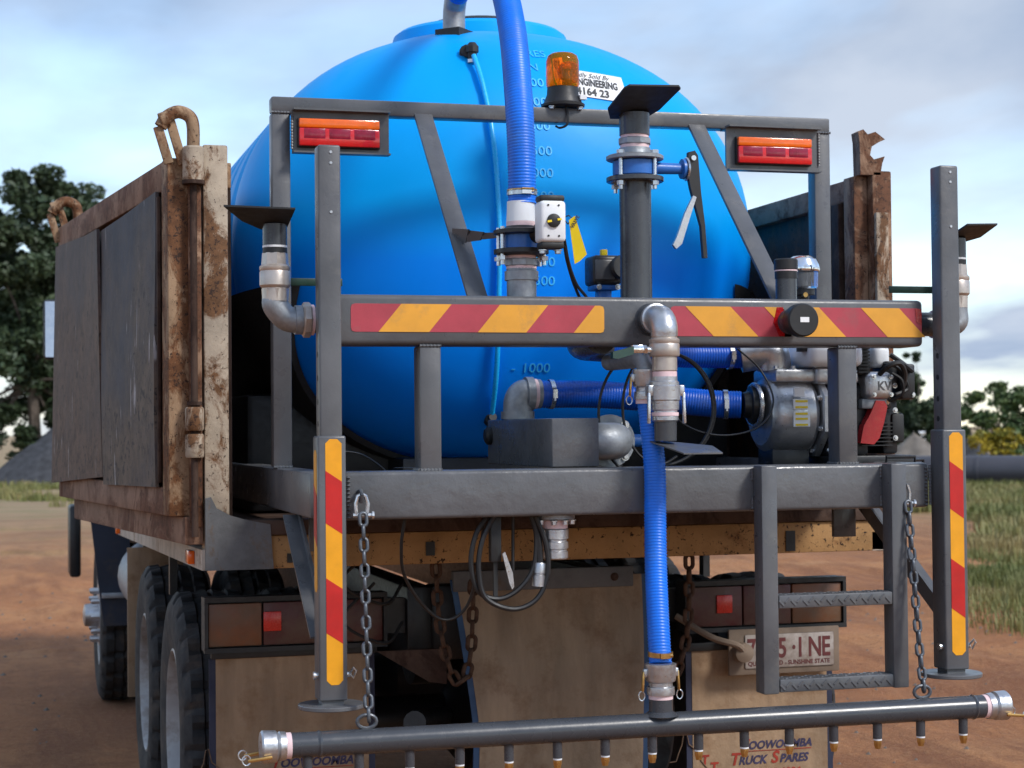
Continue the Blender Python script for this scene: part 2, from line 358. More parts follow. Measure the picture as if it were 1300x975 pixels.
# ================================================================== THE SETTING
def hsh(x, y):
    from mathutils import noise
    return noise.noise(V((x, y, 3.3)))
def gh(x, y):                        # ground height
    d = max(abs(x)-2.0, 0) if -2 < y < 8 else 2
    k = min(1, d/1.0)
    h = .06*hsh(x*.9, y*.35)+.03*hsh(x*3.1, y*1.3+9)+.016*hsh(x*8, y*5)
    h += .05*max(0, math.sin((x-.25*y)*3.6))**3*(.5+.5*hsh(x*.3, y*.3)) if x > 1.9 else 0
    far = min(1, max(0, (y-20)/20))
    return h*k*(1-far) - .02*k
def axis(lo, hi, fine_lo, fine_hi, st):
    a = []; x = fine_lo
    while x <= fine_hi: a.append(x); x += st
    g = st; x = a[-1]
    while x < hi: g *= 1.35; x += g; a.append(x)
    g = st; x = a[0]; pre = []
    while x > lo: g *= 1.35; x -= g; pre.append(x)
    return pre[::-1]+a
gx = axis(-900, 900, -6, 9, .1); gy = axis(-200, 1200, -2, 22, .12)
b = B(); nx = len(gx)
b.v = [(x, y, gh(x, y)) for y in gy for x in gx]
b.f = [(j*nx+i, j*nx+i+1, (j+1)*nx+i+1, (j+1)*nx+i) for j in range(len(gy)-1) for i in range(nx-1)]
ground = b.build('ground', DIRT, None, 180, False); ground['kind'] = 'structure'

def leafcloud(bb, c, rad, n, size, rnd, flat=1.0):
    for _ in range(n):
        d = V((rnd.gauss(0, 1), rnd.gauss(0, 1), rnd.gauss(0, 1))); d.normalize()
        p = V(c)+V((d.x*rad[0], d.y*rad[1], d.z*rad[2]))*(rnd.random()**.45)
        u = V((rnd.gauss(0, 1), rnd.gauss(0, 1), rnd.gauss(0, .7))).normalized(); v = u.orthogonal().normalized()
        v = (v*math.cos(rnd.random()*6)+u.cross(v)*math.sin(rnd.random()*6)).normalized()
        s = size*rnd.uniform(.6, 1.4)
        bb.add([p-u*s, p+v*s*.45, p+u*s, p-v*s*.45], [(0, 1, 2, 3)])
def tree(name, label, base, clumps, trunk_r, leafm, n, size, seed, group='trees round the yard'):
    rnd = random.Random(seed); base = V(base)
    t = thing(name, label, 'tree' if 'tree' in name or 'euc' in name else 'shrub', base, group)
    tb = B(); top = max(c[0][2] for c in clumps); cx = sum(c[0][0] for c in clumps)/len(clumps)
    fork = V((cx*.4, 0, top*.32))
    tb.tube([base-V((0, 0, .2)), base+fork*.5, base+fork], trunk_r, 9, rf=lambda i: trunk_r*(1.25, 1, .85)[i])
    for c, r in clumps:
        c = V(c); e = base+c
        mid = base+fork.lerp(c, .5)+V((rnd.uniform(-.2, .2), rnd.uniform(-.2, .2), .25))
        tb.tube(spline([base+fork*.8, base+fork+V((0, 0, .05)), mid, e], 4), trunk_r*.4, 6, rf=lambda i: trunk_r*max(.08, .55-.042*i))
    tb.build('trunk', BARK, t)
    lb = B(); tot = sum(r[0]*r[2] for _, r in clumps)
    for c, r in clumps:
        k = max(3, int(9*r[0]*r[2]/tot*len(clumps)))
        for q in range(k):           # sub-clumps make light and dark masses with gaps between them
            d = V((rnd.gauss(0, 1), rnd.gauss(0, 1), rnd.gauss(0, 1))).normalized()*rnd.uniform(.35, 1)
            cc = base+V(c)+V((d.x*r[0], d.y*r[1], d.z*r[2]))
            f = rnd.uniform(.28, .5)
            leafcloud(lb, cc, (r[0]*f, r[1]*f, r[2]*f*.8), int(n*r[0]*r[2]/tot/k), size, rnd)
    lb.build('crown', leafm, t, 0, False); return t
def far_pt(x, y, d):                 # place along a viewing bearing at distance d, used for the yard's background
    r = fw+rt*((x-650)/2309)-up*((y-487.5)/2309); return V((-1.81, -5.81, 1.6))+r*d
def G(x, d):
    p = far_pt(x, 545, d); return V((p.x, p.y, 0))
rr = random.Random(3)
# tall eucalypt beyond the gravel heap
cl = [((rr.uniform(-3.2, 2.3), rr.uniform(-2, 2), rr.uniform(2.2, 8.0)), (1.5, 1.5, 1.35)) for _ in range(15)]
cl += [((.2, 0, 9.6), (1.6, 1.6, 1.1)), ((-1.2, 0, 8.9), (1.5, 1.5, 1.2)), ((1.5, 0, 8.7), (1.3, 1.3, 1.1)), ((2.0, 0, 7.6), (1.3, 1.3, 1.2)), ((-2.6, 0, 8.3), (1.5, 1.5, 1.2)),
       ((2.0, 0, 6.0), (1.1, 1, 1.0)), ((.6, 0, 6.9), (1.6, 1, 1.2)), ((-1.5, 0, 6.5), (1.6, 1, 1.2)), ((-.4, 0, 3.6), (1.9, 1, 1.2)), ((1.3, 0, 1.9), (1.2, 1, .9)), ((-2.2, 0, 2), (1.6, 1, 1.2))]
cl += [((x_, 0, 1.0+.25*(i_ % 3)), (1.3, 1, .75)) for i_, x_ in enumerate((-3.5, -2.4, -1.3, -.2, .9, 2.0, 3.0))]
cl = [((c[0]*1.05+.1, c[1], c[2]*1.13), (r[0]*1.12, r[1], r[2]*1.12)) for c, r in cl]
tree('eucalyptus_tree', 'tall dark eucalyptus tree rising behind the dark gravel heap', G(46, 70), cl, .24, LEAF, 110000, .13, 11)
tree('bushy_tree', 'wide low green tree standing left of the tall eucalyptus', G(-130, 66), [((rr.uniform(-3, 3), 0, rr.uniform(1.5, 5)), (1.6, 1.3, 1.2)) for _ in range(9)], .2, LEAF, 5000, .16, 12)
tree('tall_tree', 'dark open-crowned tree with a thin top sprig near the white shed', G(1163, 72), [((-.4, 0, 1.7), (1.1, 1, 1.0)), ((.35, 0, 2.1), (1.1, 1, .9)), ((-.2, 0, 2.9), (.9, .8, .7)), ((-.35, 0, 3.7), (.5, .5, .4)), ((.0, 0, 4.25), (.38, .38, .28)), ((.9, 0, 1.2), (.9, .9, .8)), ((-.9, 0, 1), (.8, .8, .7))], .12, LEAF, 14000, .11, 13)
tree('round_tree', 'bright green spreading tree behind the yellow blossom shrub', G(1262, 66), [((rr.uniform(-1.6, 1.9), rr.uniform(-1, 1), rr.uniform(.9, 2.3)), (.9, .9, .7)) for _ in range(10)]+[((.2, 0, 2.8), (.8, .8, .45)), ((.9, 0, 2.6), (.7, .7, .5))], .14, LEAF2, 8000, .12, 14)
tree('leafy_tree', 'olive green tree at the far edge of the yard past the pipe', G(1345, 68), [((rr.uniform(-1.4, 1.4), rr.uniform(-1, 1), rr.uniform(1, 2.7)), (.9, .9, .7)) for _ in range(8)], .14, LEAF2, 3500, .12, 15)
tree('blossom_shrub', 'yellow flowering shrub growing behind the black pipe', G(1268, 55), [((rr.uniform(-.75, 1.2), rr.uniform(-.4, .4), rr.uniform(.5, 1.35)), (.38, .38, .36)) for _ in range(10)], .05, LEAF3, 2600, .07, 16, 'shrubs by the pipe')
# heaps
def heap(name, label, c, rx, ry, h, m, seed):
    b = B(); n, k = 30, 12; vs = []
    for i in range(k+1):
        t = i/k
        for j in range(n):
            a = 2*math.pi*j/n; q = 1+.16*hsh(math.cos(a)*2+seed, math.sin(a)*2+t)
            z = h*(1-t)**1.05*(1+.12*hsh(a*2+seed, t*5))-(.05 if i == k else 0)
            vs.append((c[0]+rx*t*q*math.cos(a), c[1]+ry*t*q*math.sin(a), z))
    b.v = vs; b.f = [(i*n+j, i*n+(j+1) % n, (i+1)*n+(j+1) % n, (i+1)*n+j) for i in range(k) for j in range(n)]+[tuple(range(n))]
    return tag(b.build(name, m, None, 60), label, 'heap')
heap('gravel_heap', 'dark grey gravel heap in front of the tall eucalyptus', G(72, 58), 2.6, 2.2, 1.85, GRAVEL, 1)
heap('soil_heap', 'grey brown soil heap beside the white shed roof', G(1160, 58), 2.0, 1.6, 1.35, SOIL, 4)
heap('soil_heap', 'low dark soil heap behind the pipe beside the yellow shrub', G(1232, 62), 1.1, 1.2, 1.25, GRAVEL, 7)
# pipe lying in the grass
pa, pb = G(1085, 48.5), G(1560, 45)
d = (pb-pa).normalized()
pt = thing('poly_pipe', 'large black plastic pipe lying in the long grass', 'pipe', pa)
L = (pb-pa).length
B().lathe([(0, .33), (0, .40), (L, .40), (L, .33), (0, .33)], pa+V((0, 0, .40)), d, 28, cap=False).build('pipe_wall', PIPE, pt)
for t in (3.2, 6.4): B().lathe([(t-.05, .40), (t-.04, .415), (t+.04, .415), (t+.05, .40)], pa+V((0, 0, .40)), d, 28, cap=False).build('weld_collar', PIPE, pt)
# shed
p = G(1150, 85)
sh = thing('shed', 'low white sheet-roofed shed beyond the soil heap', 'shed', p)
B().box(p.x-1.6, p.x+1.0, p.y-.6, p.y+1.2, -.05, 1.25).build('wall', ROOFW, sh)
B().slab([(p.x-1.9, p.y-.8, 1.24), (p.x+1.3, p.y-.8, 1.24), (p.x+.6, p.y+.4, 1.72), (p.x-1.6, p.y+.4, 1.72)], (0, 0, .04)).slab([(p.x-1.6, p.y+.4, 1.72), (p.x+.6, p.y+.4, 1.72), (p.x+1.3, p.y+1.4, 1.24), (p.x-1.9, p.y+1.4, 1.24)], (0, 0, .04)).build('roof', ROOFW, sh)
# grass
def grass(name, label, region, n, hgt, seed, wid=.012):
    rnd = random.Random(seed); b = B(); k = 0
    while k < n:
        p = region(rnd)
        if p is None: continue
        cl = rnd.uniform(.5, 1.2)
        for _ in range(14):
            q = p+V((rnd.gauss(0, .13), rnd.gauss(0, .13), 0)); h = hgt*cl*rnd.uniform(.45, 1.1)
            a = rnd.random()*6.28; ln = rnd.uniform(.1, .55)*h; s = V((math.cos(a+1.57), math.sin(a+1.57), 0))*wid
            t = q+V((math.cos(a)*ln, math.sin(a)*ln, h)); m_ = q.lerp(t, .55)+V((0, 0, h*.1)); q = q+V((0, 0, gh(q.x, q.y)-.01))
            b.add([q-s, q+s, m_+s*.7, m_-s*.7, t], [(0, 1, 2, 3), (3, 2, 4)]); k += 1
    return tag(b.build(name, GRASS, None, 0, False), label, 'grass', None, 'stuff')
def reg_r(r):
    d = 22+26*r.random()**.8; x = r.uniform(1060, 1420); p = G(x, d)
    edge = 1150+(48-d)*1.2+40*hsh(d*.4, 2); dens = hsh(p.x*.45, p.y*.3)
    if d < 34 and x < edge+60: return None
    if r.random() > .55+1.1*dens: return None
    return p
def reg_near(r):
    d = 13.5+12*r.random(); x = r.uniform(1225, 1400); p = G(x, d)
    return p if r.random() < .3+1.3*hsh(p.x*1.3+4, p.y*.6) else None
def reg_l(r):
    d = r.uniform(40, 64); p = G(r.uniform(-200, 110), d)
    return p if hsh(p.x*.5, p.y*.35+3) > .12 else None
grass('long_grass', 'long green and dry grass along the black pipe', reg_r, 44000, .22, 31)
grass('dry_tussocks', 'dry straw-coloured tussocks beside the red dirt track', reg_near, 20000, .14, 32, .005)
grass('roadside_grass', 'short dry grass patches in front of the gravel heap', reg_l, 9000, .22, 33, .014)
# stones on the dirt
b = B(); rnd = random.Random(5)
for _ in range(900):
    x, y = rnd.uniform(-3.2, 6), rnd.uniform(-1, 14)
    if abs(x) < 1.5 and y < 8: continue
    s = rnd.uniform(.006, .022); z = gh(x, y)
    b.add([(x+s, y, z), (x, y+s, z), (x-s, y, z), (x, y-s, z), (x+s*.2, y, z+s*.8)], [(0, 1, 4), (1, 2, 4), (2, 3, 4), (3, 0, 4)])
tag(b.build('loose_stones', SOIL, None, 0), 'small loose stones scattered over the red dirt', 'stones', None, 'stuff')

# ================================================================== THE TRUCK
TR = thing('tipper_truck', 'rusty cream and brown tipper truck with open tailgate carrying a blue tank', 'truck', (0, 3, 0))
for s in (-1, 1):
    B().box(s*.42-.045, s*.42+.045, .34, 7.1, .78, 1.06, .008).build('chassis_rail', BLKM, TR)
for y in (.95, 2.32): B().cyl((-1.0, y, .51), (1.0, y, .51), .09, 16).lathe([(-.2, .1), (-.12, .2), (.12, .2), (.2, .1)], (0, y, .51), (1, 0, 0), 18).build('drive_axle', BLKM, TR)
B().cyl((-1.0, 5.42, .5), (1.0, 5.42, .5), .05, 12).build('steer_axle', BLKM, TR)
B().box(-.375, .375, .36, .46, .80, 1.06, .01).build('rear_crossmember', BLKM, TR)
B().cyl((-.25, 1.3, .75), (.25, 1.3, .75), .16, 20).build('air_reservoir', BLKM, TR)
# wheels
def tyre_mesh():
    b = B(); n = 132; r0 = .51
    prof = [(-.10, .29), (-.125, .30), (-.137, .36), (-.140, .42), (-.132, .47), (-.118, .495), (-.108, .506), (-.066, .51), (-.060, .51), (-.012, .512), (-.006, .512), (.006, .512), (.012, .512), (.060, .51), (.066, .51), (.108, .506), (.118, .495), (.132, .47), (.140, .42), (.137, .36), (.125, .30), (.10, .29)]
    vs = []
    for i, (t, r) in enumerate(prof):
        for k in range(n):
            a = 2*math.pi*k/n; q = r
            if 5 <= i <= 16:
                ph = (k + (3 if i in (7, 8, 9, 10) else 0) + (1 if i in (11, 12, 13, 14) else 0)) % 6
                if ph in (0,): q -= .022
                if i in (8, 13) or i == 10 or i == 11: q -= .010
            vs.append((t, q*math.sin(a), q*math.cos(a)))
    m = len(prof); b.v = vs
    b.f = [(i*n+k, i*n+(k+1) % n, ((i+1) % m)*n+(k+1) % n, ((i+1) % m)*n+k) for i in range(m) for k in range(n)]
    return b
w0 = tyre_mesh().build('wheel', TYRE, TR, 28)
RIMM = mat('painted_wheel_rim', (.34, .34, .34), .5, .1, .15, 8, .2, 60, dirt=(.16, .12, .09), dirt_amt=.55)
rb = B().lathe([(-.125, .300), (-.128, .292), (-.118, .284), (-.02, .262), (.02, .25), (.03, .14), (.0, .12), (-.04, .115), (-.045, .05), (-.05, 0.001)], (0, 0, 0), (1, 0, 0), 40, cap=False)
rb.lathe([(.125, .300), (.118, .284), (.03, .262), (.02, .25)], (0, 0, 0), (1, 0, 0), 40, cap=False)
for k in range(10):
    a = k*math.pi/5; rb.lathe([(.03, .016), (-.01, .016), (-.012, .012)], (0, .17*math.cos(a), .17*math.sin(a)), (1, 0, 0), 6)
r0 = rb.build('rim', RIMM, w0, 40)
first = True
for s in (-1, 1):
    for (y, x, flip) in ((.95, 1.08, 1), (2.32, 1.08, 1), (.95, .755, -1), (2.32, .755, -1), (5.42, 1.12, -2)):
        M = Matrix.Translation((s*x, y, .51)) @ Matrix.Rotation(0 if s*flip < 0 else math.pi, 4, 'Z') @ Matrix.Rotation(y*1.7+x, 4, 'X')
        if flip == -2: M = Matrix.Translation((s*x, y, .51)) @ Matrix.Rotation(math.pi if s < 0 else 0, 4, 'Z')
        if first: w0.matrix_basis = M; par(r0, w0); r0.matrix_basis = M; first = False; continue
        c = copyto(w0, TR, M); copyto(r0, c, M)
for s in (-1, 1):
    hb = B().lathe([(0, .14), (.10, .13), (.12, .075), (.20, .065), (.21, .03)], (s*1.13, 5.42, .51), (s, 0, 0), 20)
    for k in range(10): hb.lathe([(0, .016), (.13, .016), (.14, .01)], (s*1.16, 5.42+.15*math.cos(k*.628), .51+.15*math.sin(k*.628)), (s, 0, 0), 6)
    hb.lathe([(-.01, .19), (.10, .185)], (s*1.15, 5.42, .51), (s, 0, 0), 20)
    hb.build('steer_hub', ALU, TR)
    # mudguard panel behind the steer wheel, its support step and the low black side panel
    B().slab([(s*1.32, 4.86, 1.12), (s*1.10, 4.86, 1.12), (s*1.10, 4.84, .50), (s*1.25, 4.84, .50)], (0, .03, 0)).slab([(s*1.32, 4.86, 1.12), (s*1.10, 4.86, 1.12), (s*1.10, 5.3, 1.2), (s*1.32, 5.3, 1.2)], (0, 0, .03)).build('front_mudguard', NAVY, TR)
    B().box(min(s*1.26, s*1.08), max(s*1.26, s*1.08), 4.80, 4.835, .66, .69, .004).build('mudguard_bar', GALV, TR)
    B().box(min(s*1.40, s*1.33), max(s*1.40, s*1.33), 5.9, 6.2, .70, 1.15, .02).build('cab_step', BLKM, TR)
    B().lathe([(0, .15), (.02, .2), (1.0, .2), (1.02, .15)], (s*1.0, 3.35, .82), (0, 1, 0), 24).build('fuel_tank', GALV, TR)
    B().box(min(s*1.24, s*.98), max(s*1.24, s*.98), 2.93, 2.95, .36, 1.06, .004).build('front_mudflap', FLAP, TR)
# cab
B().box(-1.2, 1.2, 5.05, 7.0, .95, 2.62, .10, 3).build('cab_shell', WCAB, TR)
B().box(-.7, .7, 5.035, 5.05, 1.9, 2.4, .004).build('rear_window', GLASSD, TR)
for s in (-1, 1):
    mr = B().box(min(s*1.54, s*1.33), max(s*1.54, s*1.33), 6.58, 6.66, 2.09, 2.49, .03, 3).build('mirror', BLKP, TR)
    B().slab([(s*1.528, 6.545, 2.105), (s*1.343, 6.545, 2.105), (s*1.343, 6.577, 2.475), (s*1.528, 6.577, 2.475)], (0, .006, 0)).build('mirror_glass', CHROME, mr)
    B().tube(spline([(s*1.18, 6.75, 2.5), (s*1.35, 6.72, 2.52), (s*1.43, 6.66, 2.47)], 5), .014, 8).tube(spline([(s*1.18, 6.75, 2.05), (s*1.35, 6.72, 2.03), (s*1.43, 6.66, 2.1)], 5), .014, 8).build('mirror_arm', BLKP, mr)
# tray
B().box(-1.13, 1.13, .13, 4.35, 1.26, 1.30).build('tray_floor', RUSTD, TR)
for y in (.5, 1.1, 1.7, 2.9, 3.5, 4.1): B().box(-1.1, 1.1, y-.04, y+.04, 1.14, 1.258, .004).build('tray_bearer', RUSTD, TR)
B().box(-1.10, 1.17, .0, .12, 1.163, 1.268, .004).build('rear_beam', RUSTY, TR)
B().box(-1.10, 1.17, -.012, .12, 1.270, 1.318, .005).build('rear_beam_cap', RUSTD, TR)
for a in ((-.475, -.445, -.004, .01, 1.19, 1.235), (.80, .835, -.004, .01, 1.17, 1.24), (-.93, -.90, -.004, .01, 1.18, 1.21)): B().box(*a).build('beam_slot', BLKP, TR)
# left rear pillar (two faces), right rear pillar
lp = B().box(-1.190, -1.112, .0, .10, 1.22, 2.515, .006).build('rear_pillar', RUSTW, TR)
B().box(-1.116, -1.100, .01, .06, 2.38, 2.46, .003).build('latch_block', RUSTC, lp)
rp = B().box(1.150, 1.225, .0, .10, 1.16, 2.50, .006).box(1.095, 1.149, .035, .12, 1.30, 2.485, .006).build('rear_pillar', RUSTP, TR)
B().box(1.152, 1.2, -.022, -.003, 1.6, 2.35, .004).build('pillar_strip', RUSTW, rp)
# latch hook on the right pillar
hk = [(1.105, 2.485), (1.103, 2.60), (1.098, 2.635), (1.118, 2.645), (1.135, 2.628), (1.165, 2.638), (1.202, 2.612), (1.175, 2.60), (1.150, 2.585), (1.143, 2.555), (1.158, 2.540), (1.200, 2.552), (1.190, 2.527), (1.182, 2.485)]
B().slab([(x, .0, z) for x, z in hk], (0, .055, 0)).build('latch_hook', RUSTP, rp)
B().slab([(-1.100, .0, z) if False else (x, .006, z) for x, z in [(-1.19, 1.163), (-1.19, 1.39), (-1.172, 1.395), (-1.155, 1.36), (-1.11, 1.335), (-1.06, 1.32), (-.985, 1.305), (-.975, 1.163)]], (0, -.022, 0)).build('corner_gusset', GREYB, TR)
for s in (-1, 1):
    x0, x1 = (s*1.19, s*1.12) if s < 0 else (s*1.12, s*1.19)
    wl = B().box(x0+.015, x1-.015, .10, 4.3, 1.30, 2.40).build('side_wall', WALLD, TR)
    B().box(x0-.02, x1+.02, .10, 4.3, 2.40, 2.48, .008).build('top_rail', RUSTB, wl)
    xi = x1 if s < 0 else x0
    for y in (.14, .34, 1.3, 2.3, 3.3): B().box(xi-.035, xi+.035, y, y+.06, 1.30, 2.399, .004).build('wall_rib', RUSTD, wl)
B().box(-1.12, 1.12, 4.3, 4.36, 1.3, 2.5).build('headboard', WALLD, TR)
# outer side rail, dropping to the front
b = B()
for s in (-1, 1):
    b = B(); xs = (s*1.20, s*1.13)
    ring = [[(x, y, z) for x, z in ((xs[0], z0), (xs[0], z1), (xs[1], z1), (xs[1], z0))] for y, z0, z1 in ((-.0, 1.163, 1.228), (4.3, 1.05, 1.115))]
    b.add(ring[0]+ring[1], [(0, 1, 2, 3), (7, 6, 5, 4), (0, 4, 5, 1), (1, 5, 6, 2), (2, 6, 7, 3), (3, 7, 4, 0)])
    sr = b.build('side_rail', CREAMR, TR)
    for y, z in ((.22, 1.19), (4.1, 1.085)): B().box(min(s*1.2, s*1.222), max(s*1.2, s*1.222), y, y+.09, z-.022, z+.022, .004).build('marker_lamp', LAMB, sr)
    for y in (1.6, 3.0): B().box(min(s*1.16, s*1.13), max(s*1.16, s*1.13), y, y+.05, .95, 1.13).build('rail_bracket', BLKM, sr)
# ---- tailgate, swung open on the left
O = V((-1.300, .015, 0)); U = V((-.131, .9914, 0)); N = V((.9914, .131, 0))
def TP(u, t, z): return O+U*u+N*t+V((0, 0, z))
TM = Matrix((U, N, V((0, 0, 1)))).transposed().to_4x4(); TM.translation = O
tg = B().box(.06, 2.04, .03, .05, 1.36, 2.44, 0, 2, TM).build('tailgate', WALLD, TR)
tg['label'] = 'rusty tailgate swung open along the left side with two worn steel plates'
def tgp(name, a, m, bev=.005): return B().box(*a, bev, 2, TM).build(name, m, tg)
tgp('tailgate_rail', (0.095, 2.02, .0, .085, 2.375, 2.470), RUSTB); tgp('tailgate_rail', (.095, 2.02, .0, .085, 1.335, 1.425), RUSTB)
tgp('tailgate_stile', (.0, .093, .0, .088, 1.335, 2.472), RUSTC); tgp('tailgate_stile', (2.022, 2.10, .0, .085, 1.335, 2.472), RUSTB)
tgp('bottom_lip', (-.02, 2.0, .045, .105, 1.245, 1.333), RUSTB)
tgp('stile_bead', (.10, .118, -.012, .0, 1.44, 2.36), RUSTD, .003)
def plate(name, u0, u1, zs, m, curl, lab):
    b = B(); nu, nz = 14, 10; vs = []
    for lay in (0, 1):
        for i in range(nu+1):
            f = i/nu
            for j in range(nz+1):
                g = j/nz; z = (zs[0]*(1-f)+zs[1]*f)*(1-g)+(zs[2]*(1-f)+zs[3]*f)*g
                t = -.012-curl(f, g)+.007*lay
                if lay == 0: t -= .004
                vs.append(TP(u0+(u1-u0)*f, t, z))
    q = (nu+1)*(nz+1); fs = []
    for lay in (0, 1):
        for i in range(nu):
            for j in range(nz):
                a = lay*q+i*(nz+1)+j; fs.append((a, a+1, a+nz+2, a+nz+1))
    ed = [i*(nz+1) for i in range(nu+1)]+[nu*(nz+1)+j for j in range(1, nz+1)]+[i*(nz+1)+nz for i in range(nu-1, -1, -1)]+[j for j in range(nz-1, 0, -1)]
    for i in range(len(ed)): a, c = ed[i], ed[(i+1) % len(ed)]; fs.append((a, c, c+q, a+q))
    o = b.add(vs, fs).build(name, m, tg, 40); o['label'] = lab
plate('wear_plate', .125, 1.02, (1.425, 1.412, 2.378, 2.345), PLATE, lambda f, g: .02*max(0, f-.6)*g+.004*math.sin(g*5), 'blue grey scratched steel plate on tailgate')
plate('wear_plate', 1.03, 2.07, (1.440, 1.395, 2.352, 2.385), PLATEB, lambda f, g: .055*max(0, .35-f)*(g**.7)+.02*f*(1-g), 'brown weathered steel plate with a lifted edge on tailgate')
# hinge rod between tailgate and pillar
hx = V((-1.222, -.012, 0))
hr = B().cyl(hx+V((0, 0, 1.27)), hx+V((0, 0, 2.50)), .011, 12).build('hinge_rod', RUSTD, tg)
B().box(-1.236, -1.196, .002, .05, 1.30, 2.49, .004).build('hinge_channel', RUSTP, tg)
for z0, z1, r in ((1.52, 1.595, .03), (1.605, 1.68, .03), (2.39, 2.505, .034)):
    B().lathe([(0, r*.86), (.006, r), (z1-z0-.006, r), (z1-z0, r*.86)], hx+V((0, 0, z0)), (0, 0, 1), 18).build('hinge_knuckle', RUSTW, tg)
for rr_, z in ((.036, 2.385), (.024, 1.685)): B().lathe([(0, rr_), (.012, rr_)], hx+V((0, 0, z)), (0, 0, 1), 18).build('hinge_collar', RUSTD, tg)
def lug(off, sc, side):
    e = V(off)
    lb = B().tube([e+V(p)*sc for p in spline([(-.118, 0, .075), (-.095, 0, .112), (-.055, 0, .132), (-.015, 0, .118), (0, 0, .08), (.0, 0, -.02)], 6)], .024*sc, 12)
    lb.bar(e+V((-.128, .0, .075))*sc, e+V((-.088, .0, -.06))*sc, .014, .030, (1, 0, 0), .003)
    lb.bar(e+V((-.082, .012, .10))*sc, e+V((-.036, .012, -.06))*sc, .014, .030, (1, 0, 0), .003)
    lb.lathe([(-.012, .03*sc), (.012, .03*sc)], e+V((-.105, 0, .10))*sc, (1, 0, .4), 14)
    return lb.build('lifting_lug', RUSTC, tg)
lug(hx+V((0, 0, 2.50)), .86, 0)
fl = TP(2.06, .045, 2.47); lug(fl+V((.03, 0, -.01)), .9, 1)
# ---- tail light bars
for s in (-1, 1):
    x0, x1 = (-1.165, -.55) if s < 0 else (.53, 1.155)
    lb = B().box(x0, x1, .30, .36, .872, 1.05).box(x0, x1, .262, .30, 1.036, 1.052).box(x0, x1, .262, .30, .868, .884).box(x0, x0+.012, .262, .30, .885, 1.035).box(x1-.012, x1, .262, .30, .885, 1.035).build('light_bar', BLKP, TR)
    cells = ((x0+.014, x0+.19, OLDAMB), (x0+.196, x0+.40, OLDRED), (x0+.406, x1-.014, OLDRED))
    if s > 0: cells = ((x0+.014, x0+.22, OLDRED), (x0+.226, x0+.41, OLDRED), (x0+.416, x1-.014, OLDAMB))
    for a, c, m in cells: B().box(a, c, .272, .30, .888, 1.030, .004).build('tail_lens', m, lb)
    cx = -.94 if s < 0 else .68
    B().box(cx-.03, cx+.03, .264, .2715, .935, 1.0, .003).build('reflector', REFL, lb)
    B().box(x0+.05, x1-.05, .36, .42, .92, 1.0).build('light_bar_bracket', BLKM, lb)
    bx0, bx1 = (min(s*.40, s*.6), max(s*.40, s*.6))
    B().box(bx0, bx1, .37, .41, .90, 1.02).build('light_bar_arm', BLKM, lb)
# ---- mud flaps
def flap(x0, x1, z0, z1, y, m, edge, taper=0, bulge=.0, ew=.022):
    b = B(); n = 12; vs = []
    for lay in (0, 1):
        for j in range(n+1):
            g = j/n; z = z1+(z0-z1)*g; tp = taper*(1-min(1, g*1.6)); yy = y-bulge*math.sin(g*2.6)+.012*lay
            if g > .93: tp += .02*((g-.93)/.07)**2
            vs += [(x0+tp, yy, z), (x1-tp*.4, yy, z)]
    q = 2*(n+1); fs = []
    for j in range(n):
        a = 2*j; fs += [(a, a+1, a+3, a+2), (q+a, q+a+2, q+a+3, q+a+1), (a, a+2, q+a+2, q+a), (a+1, q+a+1, q+a+3, a+3)]
    fs += [(0, q, q+1, 1), (2*n, 2*n+1, q+2*n+1, q+2*n)]
    o = b.add(vs, fs).build('mud_flap', m, TR, 40)
    for k in (0, 1):
        e = B(); ev = []
        for lay in (0, 1):
            for j in range(n+1):
                p = vs[2*j+k]; w_ = -ew if k == 0 else ew
                ev += [(p[0]+(0.001 if k == 0 else -.001), p[1]+.002+.008*lay, p[2]), (p[0]+w_, p[1]+.002+.008*lay, p[2])]
        e.add(ev, fs).build('flap_edge', edge, o, 40)
    return o
fl1 = flap(-1.125, -.61, .16, .845, .30, FLAP, FLAPE)
fl2 = flap(-.262, .322, .30, 1.09, .21, FLAPC, FLAPEB, -.06, .07, .02)
fl3 = flap(.565, 1.09, .16, .80, .30, FLAP, FLAPE)
for f_, x0, x1, z in ((fl1, -1.14, -.58, .845), (fl3, .54, 1.115, .80)): B().box(x0, x1, .292, .325, z, z+.03, .003).build('flap_clamp', BLKP, f_)
B().box(-.335, .31, .192, .235, 1.05, 1.12, .004).build('flap_clamp', GREYB, fl2)
for x in (-.26, -.01, .24): bolt(fl2, (x, .192, 1.085), (0, -1, 0), .010, .008, RUSTD)
